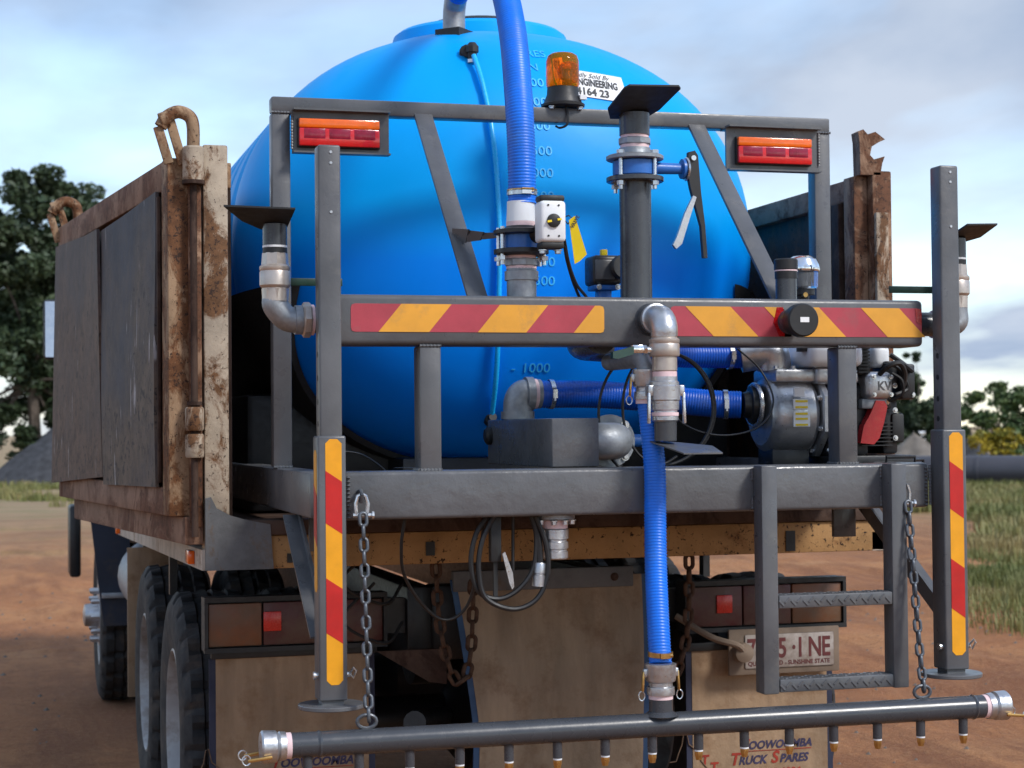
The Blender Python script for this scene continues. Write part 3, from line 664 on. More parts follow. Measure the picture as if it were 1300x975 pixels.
def flaptext(f_, x, z, y):
    sh = .25
    text('T', .052, TRED, f_, FACE(x, y, z), bold=.0014, shear=sh); text('OOWOOMBA', .040, TBLU, f_, FACE(x+.032, y, z), bold=.0013, shear=sh, xs=.98)
    B().box(x+.01, x+.28, y-.0005, y+.001, z-.0085, z-.006).build('lettering_rule', TRED, f_)
    text('T', .060, TRED, f_, FACE(x-.04, y, z-.053), bold=.0018, shear=sh); text('RUCK', .042, TBLU, f_, FACE(x-.005, y, z-.053), bold=.0014, shear=sh, xs=.95)
    text('S', .060, TRED, f_, FACE(x+.12, y, z-.053), bold=.0018, shear=sh); text('PARES', .042, TBLU, f_, FACE(x+.155, y, z-.053), bold=.0014, shear=sh, xs=.95)
    text('(07) 4633 1336', .040, TRED, f_, FACE(x-.01, y, z-.102), bold=.0016, shear=sh, xs=.98)
    for k, ch in enumerate('TTS'): text(ch, .048, TRED, f_, FACE(x-.15+.035*k, y, z-.045-.028*k), bold=.0016, shear=.1)
    def outline(o_): B().tube([V((x+px, y-.0002, z+pz)) for px, pz in o_], .0022, 5).build('map_outline', TBRN, f_)
    outline([(-.27, -.03), (-.245, -.028), (-.235, 0), (-.222, .03), (-.215, .07), (-.205, .075), (-.195, .03), (-.17, .01), (-.155, .0), (-.15, -.03), (-.125, -.06), (-.115, -.09), (-.12, -.14), (-.14, -.155), (-.16, -.15), (-.2, -.145), (-.205, -.11), (-.225, -.105), (-.23, -.06), (-.27, -.055)])
flaptext(fl3, .745, .440, .2985); flaptext(fl1, -.945, .475, .2985)
text('TRUCKS ARE OUR BUSINESS', .036, TBRN, fl2, FACE(-.215, .1625, .510), bold=.0004, xs=1.0)
B().box(-.23, .28, .1615, .1665, .490, .494).build('lettering_rule', TBRN, fl2)
# ---- number plate
npl = B().box(.682, 1.112, .236, .250, .715, .878, .004).build('number_plate', PLTB, TR)
B().box(.742, 1.088, .230, .2355, .738, .858, .004).build('plate_face', PLTW, npl)
def pt_(s_, x, z, sz, **k): return text(s_, sz, PLTR, npl, FACE(x, .2292, z), **k)
for ch, x in (('7', .748), ('5', .868), ('\u00b7', .921), ('I', .946), ('N', .985), ('E', 1.038)): pt_(ch, x, .775, .098, bold=.0022, xs=.72)
pt_('QUEENSLAND - SUNSHINE STATE', .752, .748, .0215, bold=.0004, xs=.98)
B().lathe([(0, .03), (.02, .036), (.05, .034), (.06, .01)], (.722, .235, .80), (0, -1, 0), 16).tube(spline([(.722, .19, .80), (.69, .18, .83), (.60, .2, .86), (.5, .28, .93)], 6), .012, 8).build('plate_lamp', PLTB, npl)
for z in (.97, 1.1): B().tube(spline([(-.8+z*.2, .2, z+.12), (-.72, .18, z), (-.58, .17, z-.08), (-.5, .25, z-.02)], 6), .006, 6).build('brake_line', BLKP, TR)
B().slab([(-.60, .2, .86), (-.36, .2, .86), (-.36, .2, .74), (-.42, .2, .75)], (0, .02, 0)).build('chassis_gusset', RUSTD, TR)
B().cyl((-.45, .3, .60), (-.2, .9, .52), .04, 12).build('torque_rod', BLKM, TR)

# ================================================================== CHAINS
def link_mesh(L, W, r):
    pts = []; h = (L-W)/2
    for k in range(20):
        a = 2*math.pi*k/20; pts.append(V((math.sin(a)*(W/2-r), 0, math.cos(a)*(W/2-r)+(h if math.cos(a) >= 0 else -h))))
    return B().tube(pts, r, 8, closed=True)
def chain(label, pts, m, L=.046, W=.030, r=.0052, group='hanging chains'):
    t = thing('chain', label, 'chain', pts[0], group)
    pitch = L-2*r*1.05; p = resample(spline(pts, 20), pitch); o0 = None
    for i in range(len(p)-1):
        d = (p[i+1]-p[i]).normalized(); x = V((1, 0, 0)) if i % 2 == 0 else V((.25, 1, 0))
        x = (x-d*x.dot(d)).normalized(); y = d.cross(x)
        M = Matrix((x, y, d)).transposed().to_4x4(); M.translation = (p[i]+p[i+1])/2
        if o0 is None:
            o0 = link_mesh(L, W, r).build('chain_link', m, t, 60); par(o0, t); o0.matrix_basis = M
        else: copyto(o0, t, M)
    return t

# ================================================================== WATER TANK
TY0, TD, TA, TB_, TZC, TP_, TN = .235, .60, .99, .815, 2.28, 2.2, 2.35
TLEN = 2.5
def tank_y(x, z):
    s = (abs(x/TA)**TP_+abs((z-TZC)/TB_)**TP_)**(1/TP_); s = min(s, .999)
    return TY0+TD*(1-(1-s**TN)**(1/TN))
TK = thing('water_tank', 'big rounded bright blue plastic water tank standing in the truck tray', 'tank', (0, 1.5, 1.32))
b = B(); n = 96; secs = []
us = [0, .004, .012, .03, .06, .10, .16, .24, .34, .46, .6, .75, .9, 1]
for u in us: secs.append((TY0+TD*u, (1-(1-u)**TN)**(1/TN)))
y = TY0+TD; k = 0
while y < TY0+TLEN-TD-.03:
    y += .035; f = (y-TY0-TD)/(.30); f -= math.floor(f)
    rib = -.020 if .32 < f < .62 else 0
    secs.append((y, 1+rib))
for u in reversed(us): secs.append((TY0+TLEN-TD*u, (1-(1-u)**TN)**(1/TN)))
for (y, s) in secs:
    for k in range(n):
        a = 2*math.pi*k/n; c, q = math.cos(a), math.sin(a)
        b.v.append((TA*max(s, .001)*math.copysign(abs(c)**(2/TP_), c), y, TZC+TB_*max(s, .001)*math.copysign(abs(q)**(2/TP_), q)))
m = len(secs)
b.f = [(i*n+k, i*n+(k+1) % n, (i+1)*n+(k+1) % n, (i+1)*n+k) for i in range(m-1) for k in range(n)]
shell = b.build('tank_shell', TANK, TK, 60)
B().lathe([(0, .36), (.05, .355), (.085, .345), (.10, .325), (.10, .001)], (.04, 1.2, 3.075), (0, 0, 1), 48, cap=False).build('manhole_ring', TANK, TK)
B().lathe([(0, .22), (.03, .22), (.04, .20), (.04, .001)], (.04, 1.2, 3.174), (0, 0, 1), 36, cap=False).build('manhole_lid', BLKP, TK)
for s in (-1, 1): B().box(s*.55-.12, s*.55+.12, .9, 2.4, 1.301, 1.50, .01).build('tank_cradle', BLKP, TK)
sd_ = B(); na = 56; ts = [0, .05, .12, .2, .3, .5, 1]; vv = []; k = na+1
for off in (.010, .035):             # added black shell round the lower tank, standing in for deep tray shade
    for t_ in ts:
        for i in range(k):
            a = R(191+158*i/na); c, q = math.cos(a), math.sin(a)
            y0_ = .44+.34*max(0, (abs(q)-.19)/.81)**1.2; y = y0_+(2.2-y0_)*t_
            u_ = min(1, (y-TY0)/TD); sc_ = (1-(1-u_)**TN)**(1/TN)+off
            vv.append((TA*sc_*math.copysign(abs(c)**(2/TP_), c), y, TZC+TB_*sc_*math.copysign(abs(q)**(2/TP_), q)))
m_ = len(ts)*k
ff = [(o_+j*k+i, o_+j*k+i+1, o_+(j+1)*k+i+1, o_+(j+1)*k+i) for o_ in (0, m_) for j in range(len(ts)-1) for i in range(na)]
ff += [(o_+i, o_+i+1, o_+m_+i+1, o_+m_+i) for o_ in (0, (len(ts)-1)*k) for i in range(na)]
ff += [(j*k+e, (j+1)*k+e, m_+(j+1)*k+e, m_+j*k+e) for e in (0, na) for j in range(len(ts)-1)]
sd_.add(vv, ff).build('tank_shade_shell', BLKP, TK, 50)
B().box(-.42, .42, .6, 2.4, 1.301, 1.50, .01).box(-.95, .95, .85, 2.5, 1.302, 1.74, .03).build('base_and_dark_fill', BLKM, TK)  # black boxes under the tank, the wide one added to keep the tray dark
# scale marks moulded on the end wall
for lab_, z in (('LITRES', 2.955), ('GEN', 2.895), ('7500', 2.83), ('7000', 2.755), ('6500', 2.665), ('5500', 2.573), ('5000', 2.494), ('4500', 2.412), ('4000', 2.338), ('3500', 2.258), ('3000', 2.182), ('2500', 2.116), ('2000', 2.03), ('1500', 1.93), ('1000', 1.815)):
    sz = .042 if lab_[0] in 'LG' else .046
    text(lab_, sz, MARK, shell, FACE(-.055, -.0015, z-.016), name='scale_mark', bold=.0002, conform=tank_y, xs=1.15, thick=.002)
text('-', .046, MARK, shell, FACE(-.092, -.0015, 1.799), name='scale_mark', conform=tank_y, xs=1.15, thick=.002)
# sales sticker
def stick_y(x, z): return tank_y(x, z)
st = B(); g = 8; vs = []
for lay in (0, 1):
    for i in range(g+1):
        for j in range(g+1):
            x = .12+.245*i/g; z = 2.79+.105*j/g-.02*i/g; vs.append((x, tank_y(x, z)-.004+.002*lay, z))
q = (g+1)**2; fs = [(lay*q+i*(g+1)+j, lay*q+i*(g+1)+j+1, lay*q+(i+1)*(g+1)+j+1, lay*q+(i+1)*(g+1)+j) for lay in (0, 1) for i in range(g) for j in range(g)]
stk = st.add(vs, fs).build('sticker', WTAPE, TK, 60)
cf = lambda x, z: tank_y(x, z)
tl = math.atan(.02/.255)
text('Proudly Sold By', .028, INK, stk, FACE(.135, -.0058, 2.868, tl), shear=.45, conform=cf, xs=.95)
text('ENGINEERING', .040, INK, stk, FACE(.167, -.0058, 2.832, tl), bold=.0011, conform=cf, xs=.66)
text('4164 23', .040, INK, stk, FACE(.167, -.0058, 2.794, tl), bold=.0012, conform=cf, xs=.98)
# sight tube with its top fitting
sy = lambda x, z: tank_y(x, z)-.02
sf = thing('sight_tube', 'milky sight tube running down the tank below a black elbow fitting', 'tube', (-.19, .3, 2.9))
B().tube(spline([(-.195, sy(-.195, 2.92)-.012, 2.925), (-.18, sy(-.18, 2.80), 2.80), (-.165, sy(-.165, 2.6), 2.6), (-.155, sy(-.155, 2.3), 2.3), (-.155, sy(-.155, 2.0), 2.0), (-.148, sy(-.148, 1.8), 1.8), (-.14, sy(-.14, 1.64), 1.64)], 10), .0092, 12).build('tube', TUBEC, sf)
fy = tank_y(-.195, 2.94)
B().lathe([(0, .028), (.012, .028), (.012, .02), (.03, .02)], (-.205, fy+.004, 2.945), (-.3, -1, 0), 12).lathe([(0, .0235), (.02, .0235), (.035, .012)], (-.195, fy-.03, 2.94), (0, 0, 1), 10).cyl((-.195, fy-.03, 2.945), (-.195, fy-.03, 2.915), .017, 14).build('elbow_fitting', BLKP, sf)
B().lathe([(0, .02), (.03, .02), (.035, .014), (.06, .014)], (-.14, sy(-.14, 1.63)+.03, 1.63), (0, -1, .25), 14).build('bottom_fitting', BLKP, sf)
B().lathe([(0, .017), (0, .019), (.012, .019), (.012, .017)], (-.195, fy-.03, 2.902), (0, 0, 1), 14, cap=False).build('tube_clip', ZINC, sf)

# ================================================================== REAR STEEL FRAME
FR = thing('rear_equipment_frame', 'charcoal grey welded steel frame carrying pump, hoses and lamps behind the tray', 'frame', (0, -.4, 1.35))
B().box(-.898, .898, -.84, -.70, 1.352, 1.486, .012, 3).build('lower_beam', GREYR, FR)
ub = B().box(-.93, .897, -.82, -.68, 1.840, 1.981, .014, 3).build('striped_beam', GREY, FR)
for x in (-.644, .644): B().box(x-.031, x+.031, -.815, -.735, 1.487, 1.838, .006).build('short_upright', GREY, FR)
for s in (-1, 1):
    B().box(s*.93-.04, s*.93+.04, -.698, 1.9, 1.352, 1.484, .01).build('side_bearer', GREY, FR)
    B().box(s*.945-.03, s*.945+.03, -.03, .03, 1.486, 2.621, .006).build('tall_upright', GREY, FR)
    B().bar((s*.478, -.02, 2.635), (s*.478, -.715, 1.978), .012, .060, (1, 0, 0), .002).build('diagonal_strut', GREY, FR)
    B().bar((s*.94, -.30, 1.345), (s*.945, -.815, 1.03), .05, .008, (1, 0, 0)).bar((s*.965, -.30, 1.345), (s*.968, -.815, 1.03), .006, .045, (1, 0, 0)).build('leg_brace', GREY, FR)
    B().box(s*.87-.04, s*.87+.04, .10-.42, .12-.42, 1.235, 1.351, .003).build('hanger_plate', GREY, FR)
    B().box(s*.61-.05, s*.61+.05, -.40, -.38, 1.486, 1.487).build('deck_tab', GREY, FR)
B().box(-.975, .975, -.03, .03, 2.623, 2.673, .006).build('top_rail', GREY, FR)
B().box(-.888, .888, -.66, -.06, 1.452, 1.458).build('deck_plate', BLKP, FR)
for y in (-.4, -.1): B().box(-.888, .888, y-.03, y+.03, 1.392, 1.451, .004).build('cross_bearer', GREY, FR)
for s, x0, x1, z0, z1 in ((-1, -.914, -.60, 2.492, 2.622), (1, .572, .914, 2.48, 2.622)):
    lbk = B().box(x0, x1, -.062, -.052, z0, z1).box(x0, x1, -.052, -.01, z1-.006, z1).box(x0, x1, -.095, -.052, z1, z1+.006).box(x0, x1, -.09, -.05, z0-.006, z0-.0005).build('lamp_bracket', GREY, FR)
# weld beads at beam ends
for s in (-1, 1):
    wb = B()
    for k in range(11): wb.lathe([(-.004, .002), (0, .006), (.004, .002)], (s*.886, -.842, 1.36+.011*k), (0, 0, 1), 8)
    wb.build('weld_bead', GREY, FR)
def weld(p, q, r=.0045):
    p, q = V(p), V(q); k = max(3, int((q-p).length/.009)); pts = resample([p, q], (q-p).length/(3*k)-1e-6)
    return B().tube(pts, r, 7, rf=lambda i: r*(1.15, .95, .75)[i % 3]).build('weld_bead', GREY, FR)
for x in (-.644, .644):
    weld((x-.031, -.817, 1.488), (x+.031, -.817, 1.488)); weld((x-.031, -.815, 1.838), (x+.031, -.815, 1.838)); weld((x-.032, -.81, 1.488), (x-.032, -.74, 1.488))
for s in (-1, 1):
    weld((s*.478-.03, -.715, 1.984), (s*.478+.03, -.715, 1.984)); weld((s*.945-.03, -.031, 2.622), (s*.945+.03, -.031, 2.622)); weld((s*.945-.03, -.031, 1.487), (s*.945+.03, -.031, 1.487))
    weld((s*.915, -.064, 2.50), (s*.915, -.064, 2.615)); weld((s*.9-.001, -.842, 1.36), (s*.9-.001, -.842, 1.48))
for x in (.318, .372, .735, .789): weld((x, -.8425, 1.36), (x, -.8425, 1.395), .004); weld((x, -.8425, 1.445), (x, -.8425, 1.478), .004)
# tape on the striped beam
def stripes(x0, x1, cuts, z0, z1, first, lean, yy, parent, mats, rnd_ends=True):
    q = .012
    base = B().slab([(x0+q, yy, z0), (x1-q, yy, z0), (x1-.003, yy, z0+.003), (x1, yy, z0+q), (x1, yy, z1-q), (x1-.003, yy, z1-.003), (x1-q, yy, z1), (x0+q, yy, z1), (x0+.003, yy, z1-.003), (x0, yy, z1-q), (x0, yy, z0+q), (x0+.003, yy, z0+.003)], (0, .0012, 0)).build('reflective_strip', mats[0], parent)
    e = [x0]+cuts+[x1]; sl_ = lean/2
    for i in range(len(e)-1):
        a0, a1 = e[i], e[i+1]
        m_ = mats[(first+i) % 2]
        if m_ is mats[0]: continue
        l0 = a0-sl_ if i else a0; l1 = a0+sl_ if i else a0; r0_ = a1-sl_ if i < len(e)-2 else a1; r1_ = a1+sl_ if i < len(e)-2 else a1
        poly = [(l0, z0), (r0_, z0), (r1_, z1), (l1, z1)]
        if i == len(e)-2: poly = [(l0, z0), (r0_-q, z0), (r0_-.003, z0+.003), (r0_, z0+q), (r1_, z1-q), (r1_-.003, z1-.003), (r1_-q, z1), (l1, z1)]
        B().slab([(a_, yy-.0010, z_) for a_, z_ in poly], (0, .0010, 0)).build('yellow_stripe', m_, base)
    return base
stripes(-.872, -.129, [-.761, -.616, -.474, -.331, -.189], 1.876, 1.955, 0, .066, -.8215, ub, (REDD, YELD))
sb2 = stripes(.076, .437, [.166, .308, .416], 1.868, 1.956, 0, -.088, -.8215, ub, (REDD, YELD))
sb3 = stripes(.478, .890, [.593, .731, .858], 1.868, 1.956, 1, -.088, -.8215, ub, (REDD, YELD))
B().slab([(.401, -.8232, 1.91), (.412, -.8232, 1.955), (.432, -.8232, 1.956), (.4365, -.8232, 1.93), (.4365, -.8232, 1.868), (.418, -.8232, 1.87)], (0, .0006, 0)).build('dark_red_patch', REDK, sb2)
B().slab([(.872, -.8232, 1.915), (.889, -.8232, 1.905), (.8895, -.8232, 1.953), (.868, -.8232, 1.955)], (0, .0006, 0)).build('dark_red_patch', REDK, sb3)

# ================================================================== STABILISER LEGS
def leg(s):
    where = 'beside the open rusty tailgate' if s < 0 else 'beside the ladder'
    t = thing('stabiliser_leg', 'square grey drop leg with striped sleeve and round foot plate '+where, 'support leg', (s*.94, -.862, .84), 'adjustable support legs')
    cx = s*.942+(.008 if s > 0 else 0)
    tb = B().box(cx-.031, cx+.031, -.893, -.831, .88, 2.385, .006, 3).build('inner_tube', GREY, t)
    slv = B().box(cx-.039, cx+.039, -.902, -.900+.078, .866, 1.587, .006, 3).build('outer_sleeve', GREY, t)
    B().lathe([(0, .089), (.002, .091), (.010, .091), (.012, .089)], (cx, -.862, .843), (0, 0, 1), 40).build('foot_plate', GREY, t)
    B().box(cx-.03, cx+.03, -.892, -.832, .855, .88).build('foot_boss', GREY, t)
    for z in (1.62, 1.68, 1.745, 1.81): B().cyl((cx-.0316, -.862, z), (cx-.028, -.862, z), .0085, 12).build('pin_hole', BLKP, tb)
    for z in (2.365, 2.335, 2.20): B().lathe([(0, .005), (.002, .004)], (cx+.004, -.893, z), (0, -1, 0), 8).build('weld_spot', ALU, tb)
    pn = B().lathe([(-.052, .011), (-.045, .011), (-.045, .008), (.052, .008)], (cx, -.88, .935), (1, 0, 0), 12).build('locking_pin', ZINC, t)
    B().tube([(cx+.048, -.886, .938), (cx+.056, -.90, .955), (cx+.064, -.895, .945), (cx+.058, -.885, .925)], .0035, 6, closed=True).build('pin_clip', ZINC, pn)
    # striped tape on the rear face (and on the outer face of the left leg)
    def tapes(P, w_, z0, z1, cuts, sl_, off):
        bs = B().slab([P(-w_, z0+.012, 0), P(-w_+.012, z0, 0), P(w_-.012, z0, 0), P(w_, z0+.012, 0), P(w_, z1-.012, 0), P(w_-.012, z1, 0), P(-w_+.012, z1, 0), P(-w_, z1-.012, 0)], off).build('reflective_strip', YEL, slv)
        for a, c in cuts: B().slab([P(-w_, a+sl_, 0), P(w_, a-sl_, 0), P(w_, c-sl_, 0), P(-w_, c+sl_, 0)], V(off)*1.6).build('red_stripe', RED, bs)
    tapes(lambda a, z, q: V((cx+.004+a, -.9022, z)), .0225, .91, 1.578, [(1.334, 1.477), (1.036, 1.185)], .015, (0, -.0008, 0))
    if s < 0: tapes(lambda a, z, q: V((cx-.0392, -.862-a, z)), .0225, 1.16, 1.548, [(1.30, 1.44)], .015, (-.0008, 0, 0))
    return t
leg(-1); leg(1)
# chains from the lower beam to the spray bar, with shackles
for s, x in ((-1, -.858), (1, .790)):
    lab = 'galvanised chain holding the spray bar below the open tailgate' if s < 0 else 'galvanised chain holding the spray bar beside the ladder'
    t = chain(lab, [(x, -.905, 1.375), (x-.001, -.93, 1.2), (x-.003, -.968, .95), (x-.006, -1.0, .812)], CHNG)
    B().tube([V((x+px, -.885, 1.405+pz)) for px, pz in ((-.015, -.035), (-.017, -.005), (-.011, .015), (0, .021), (.011, .015), (.017, -.005), (.015, -.035))], .006, 8).cyl((x-.024, -.885, 1.368), (x+.03, -.885, 1.368), .006, 10).lathe([(0, .011), (.006, .011)], (x+.028, -.885, 1.368), (1, 0, 0), 10).build('shackle', ZINC, t)
    B().tube([(x, -.835, 1.43), (x, -.875, 1.435), (x, -.892, 1.422), (x, -.885, 1.405), (x, -.865, 1.408), (x, -.838, 1.418)], .006, 8).build('eye_bolt', CHNG, t)
    B().tube([V((x-.012+.026*math.cos(k*.3927), -1.0+.002, .822+.018*math.sin(k*.3927))) for k in range(16)], .0055, 8, closed=True).build('end_ring', CHNG, t)
chain('rusty chain looping below the ochre beam beside the centre mud flap', [(-.435, .03, 1.165), (-.425, .03, .98), (-.39, .04, .82), (-.345, .05, .755), (-.315, .05, .85), (-.305, .05, 1.0), (-.30, .05, 1.165)], CHNR, .062, .042, .0075)
chain('rusty chain hanging from the ochre beam behind the blue drop hose', [(.455, .03, 1.165), (.45, .03, .95), (.43, .04, .82), (.39, .05, .735), (.36, .05, .82), (.33, .05, 1.0), (.32, .05, 1.165)], CHNR, .062, .042, .0075)

# ================================================================== LADDER
LD = thing('step_ladder', 'short grey two-rung ladder with chequer-plate treads hung from the lower beam', 'ladder', (.55, -.88, .82))
for x in (.345, .762): B().box(x-.025, x+.025, -.905, -.842, .822, 1.487, .005).build('side_rail', GREY, LD)
for z in (1.09, .846):
    rg = B().box(.371, .736, -.905, -.845, z-.02, z+.018, .004).build('rung', GREY, LD)
    tb = B(); x = .378; k = 0
    while x < .725:
        a = .8 if k % 2 else -.8
        tb.box(-.011, .011, -.0028, .0028, -.002, .002, .001, 1, Matrix.Translation((x, -.9055, z+(.004 if k % 2 else -.005))) @ Matrix.Rotation(R(90), 4, 'X') @ Matrix.Rotation(a, 4, 'Z'))
        for yy in (-.89, -.872, -.855): tb.box(-.010, .010, -.003, .003, -.0012, .0012, .001, 1, Matrix.Translation((x, yy, z+.0185)) @ Matrix.Rotation(a if yy != -.872 else -a, 4, 'Z'))
        x += .019; k += 1
    tb.build('tread_lugs', GREY, rg)

# ================================================================== SPRAY BAR
SB = thing('spray_bar', 'long dark grey spray pipe with a row of brass nozzles hung on two chains', 'spray bar', (0, -1, .77))
PD = mat('dark_pipe_paint', (.048, .052, .060), .27, 0, .12, 6, .1, 60, .06)
yb, zb = -1.0, .770
B().cyl((-1.075, yb, zb), (.972, yb, zb), .0335, 32).build('pipe', PD, SB)
for x in (-1.0, .94): B().lathe([(-.006, .0335), (0, .0365), (.006, .0335)], (x, yb, zb), (1, 0, 0), 28, cap=False).build('weld_ring', PD, SB)
def camlock(parent, o, ax, r, tape=True, levers=True, lm=BRASS, cap=True, closed_end=True):
    o = V(o); ax = V(ax).normalized()
    if tape: B().lathe([(0, r*.93), (0, r*1.0), (.012, r*1.0), (.012, r*.93)], o, ax, 28, cap=False).build('thread_tape', PTFE, parent)
    f = B().lathe([(.012, r*.9), (.012, r*1.13), (.022, r*1.16), (.034, r*1.13), (.036, r*.98), (.046, r*.98), (.05, r*1.2), (.056, r*1.26), (.084, r*1.26), (.09, r*1.3), (.098, r*1.3), (.10, r*1.15)], o, ax, 32).build('camlock_coupling', ALU, parent)
    if levers:
        sx = ax.cross(V((0, -1, 0))) if abs(ax.y) < .6 else V((1, 0, 0)); sx.normalize()
        for s in (-1, 1):
            c = o+ax*.074+sx*s*r*1.30
            B().bar(c-ax*.012, c+ax*.012, .016, .014, sx, .003).build('lever_ear', ALU, f)
            B().bar(c+sx*s*.006+ax*.004, c+sx*s*.010-ax*.052, .012, .006, sx, .002).build('cam_lever', lm, f)
            q = c+sx*s*.012-ax*.064
            B().tube([q+(ax*math.cos(k*.628)+V((0, -1, 0)).cross(sx).cross(ax).normalized()*math.sin(k*.628) if False else ax*math.cos(k*.628)+sx*math.sin(k*.628)*.7)*.013 for k in range(10)], .0018, 5, closed=True).build('pull_ring', ZINC, f)
    return f
def endcap(x, s):
    o = V((x, yb, zb)); ax = V((s, 0, 0))
    B().lathe([(0, .030), (0, .0345), (.014, .0345), (.014, .030)], o, ax, 28, cap=False).build('thread_tape', PTFE, SB)
    f = B().lathe([(.014, .02), (.014, .037), (.03, .039), (.034, .035), (.04, .042), (.075, .0435), (.08, .039), (.082, .02)], o, ax, 30).build('camlock_cap', ALU, SB)
    for sy_ in (-1, 1):
        B().bar(o+V((s*.055, sy_*.046, -.02)), o+V((s*.118, sy_*.040, -.028)), .009, .007, (0, 1, 0), .002).build('cam_lever', BRASS, f)
        B().tube([o+V((s*(.122+.011*math.cos(k*.628)), sy_*.040, -.026+.013*math.sin(k*.628))) for k in range(10)], .0022, 6, closed=True).build('pull_ring', ZINC, f)
endcap(-1.075, -1); endcap(.972, 1)
for k in range(15):
    x = -.061+.1385*(k-7); nz = B().cyl((x, yb, zb-.028), (x, yb, zb-.075), .0135, 16).build('nozzle_stub', PD, SB)
    B().lathe([(0, .0125), (.006, .0125)], (x, yb, zb-.080), (0, 0, 1), 14).build('thread_tape', WHT, nz)
    B().lathe([(0, .009), (.008, .0105), (.012, .0125), (.024, .0125)], (x, yb, zb-.104), (0, 0, 1), 6, .3).build('nozzle_tip', BRASS, nz)
B().cyl((-.034, yb, zb+.02), (-.034, yb, .842), .033, 28).lathe([(0, .05), (.012, .034)], (-.034, yb, zb+.026), (0, 0, 1), 28, cap=False).build('inlet_stub', PD, SB)
camlock(SB, (-.034, yb, .842), (0, 0, 1), .034)

# ================================================================== HOSES
DH = thing('drop_hose', 'bright blue ribbed hose dropping from the centre valve to the spray bar', 'hose', (-.034, -1, .94))
hose('hose_body', [(-.020, -.874, 1.70), (-.010, -.873, 1.62), (.002, -.874, 1.48), (-.006, -.895, 1.33), (-.018, -.93, 1.18), (-.030, -.978, 1.02), (-.034, -1.0, .94)], .0315, HOSE, DH)
clamp_band(DH, (-.033, -.998, .967), (0, -.05, 1), .0325, BRASS)
camlock(DH, (-.021, -.874, 1.67), (0, 0, 1), .031, True, True)
B().tube(spline([(-.022, -.874, 1.75), (-.022, -.87, 1.775), (-.025, -.84, 1.80), (-.03, -.78, 1.80), (-.04, -.60, 1.80)], 6), .026, 16).build('feed_elbow', GALV, DH)
TH = thing('tank_hose', 'blue ribbed hose arching from the tank top down to the actuator valve', 'hose', (-.352, -.75, 2.26))
hose('hose_body', [(-.352, -.75, 2.255), (-.352, -.748, 2.40), (-.350, -.715, 2.58), (-.335, -.60, 2.80), (-.312, -.40, 2.99), (-.285, -.10, 3.175), (-.245, .20, 3.225), (-.215, .45, 3.21), (-.205, .58, 3.185)], .0405, HOSE, TH, .009, .0014, 24)
clamp_band(TH, (-.352, -.7495, 2.285), (0, 0, 1), .0418)
clamp_band(TH, (-.352, -.7495, 2.292), (0, 0, 1), .0418, BRASS, .006)
te = V((-.227, .47, tank_y(0, 0)*0+3.0))
tzz = 3.02
B().tube(spline([(-.205, .56, 3.19), (-.203, .61, 3.180), (-.20, .648, 3.155), (-.20, .66, 3.115), (-.20, .66, 3.06)], 6), .041, 20).build('top_elbow', GALV, TH)
B().lathe([(0, .072), (.035, .072)], (-.20, .66, 3.035), (0, 0, 1), 4, math.pi/4).box(-.25, -.15, .61, .71, 2.98, 3.036).build('tank_flange', BLKP, TH)
SH = thing('suction_hose', 'dark blue ribbed hose from the galvanised elbow to the pump inlet', 'hose', (.2, -.3, 1.7))
hose('hose_body', [(-.145, -.2, 1.712), (.05, -.215, 1.710), (.25, -.255, 1.694), (.42, -.31, 1.676), (.50, -.34, 1.672)], .044, HOSED, SH, .009, .0012, 24)
clamp_band(SH, (-.105, -.202, 1.712), (1, 0, 0), .0455); clamp_band(SH, (.45, -.322, 1.674), (1, -.3, 0), .0455)
B().tube(spline([(-.215, -.2, 1.632), (-.215, -.2, 1.655), (-.212, -.2, 1.692), (-.195, -.2, 1.712), (-.155, -.2, 1.713), (-.14, -.2, 1.713)], 6), .047, 22).lathe([(-.012, .047), (-.012, .054), (.012, .054), (.012, .047)], (-.215, -.2, 1.645), (0, 0, 1), 24, cap=False).lathe([(-.012, .047), (-.012, .055), (.012, .055), (.012, .047)], (-.178, -.2, 1.713), (1, 0, 0), 24, cap=False).build('galvanised_elbow', GALV, SH)
B().lathe([(0, .046), (0, .0485), (.012, .0485), (.012, .046)], (-.165, -.2, 1.713), (1, 0, 0), 24, cap=False).build('thread_tape', PTFE, SH)
DL = thing('delivery_hose', 'dark blue hose behind the striped beam leading from the pump outlet', 'hose', (.4, -.3, 1.82))
hose('hose_body', [(.02, -.36, 1.86), (.15, -.32, 1.85), (.30, -.3, 1.835), (.52, -.32, 1.832)], .040, HOSED, DL, .009, .0012, 20)
clamp_band(DL, (.47, -.315, 1.832), (1, -.1, 0), .0415)
B().tube(spline([(.02, -.36, 1.86), (-.06, -.42, 1.862), (-.10, -.55, 1.865), (-.10, -.70, 1.87)], 6), .05, 18).build('outlet_pipe', PD, DL)

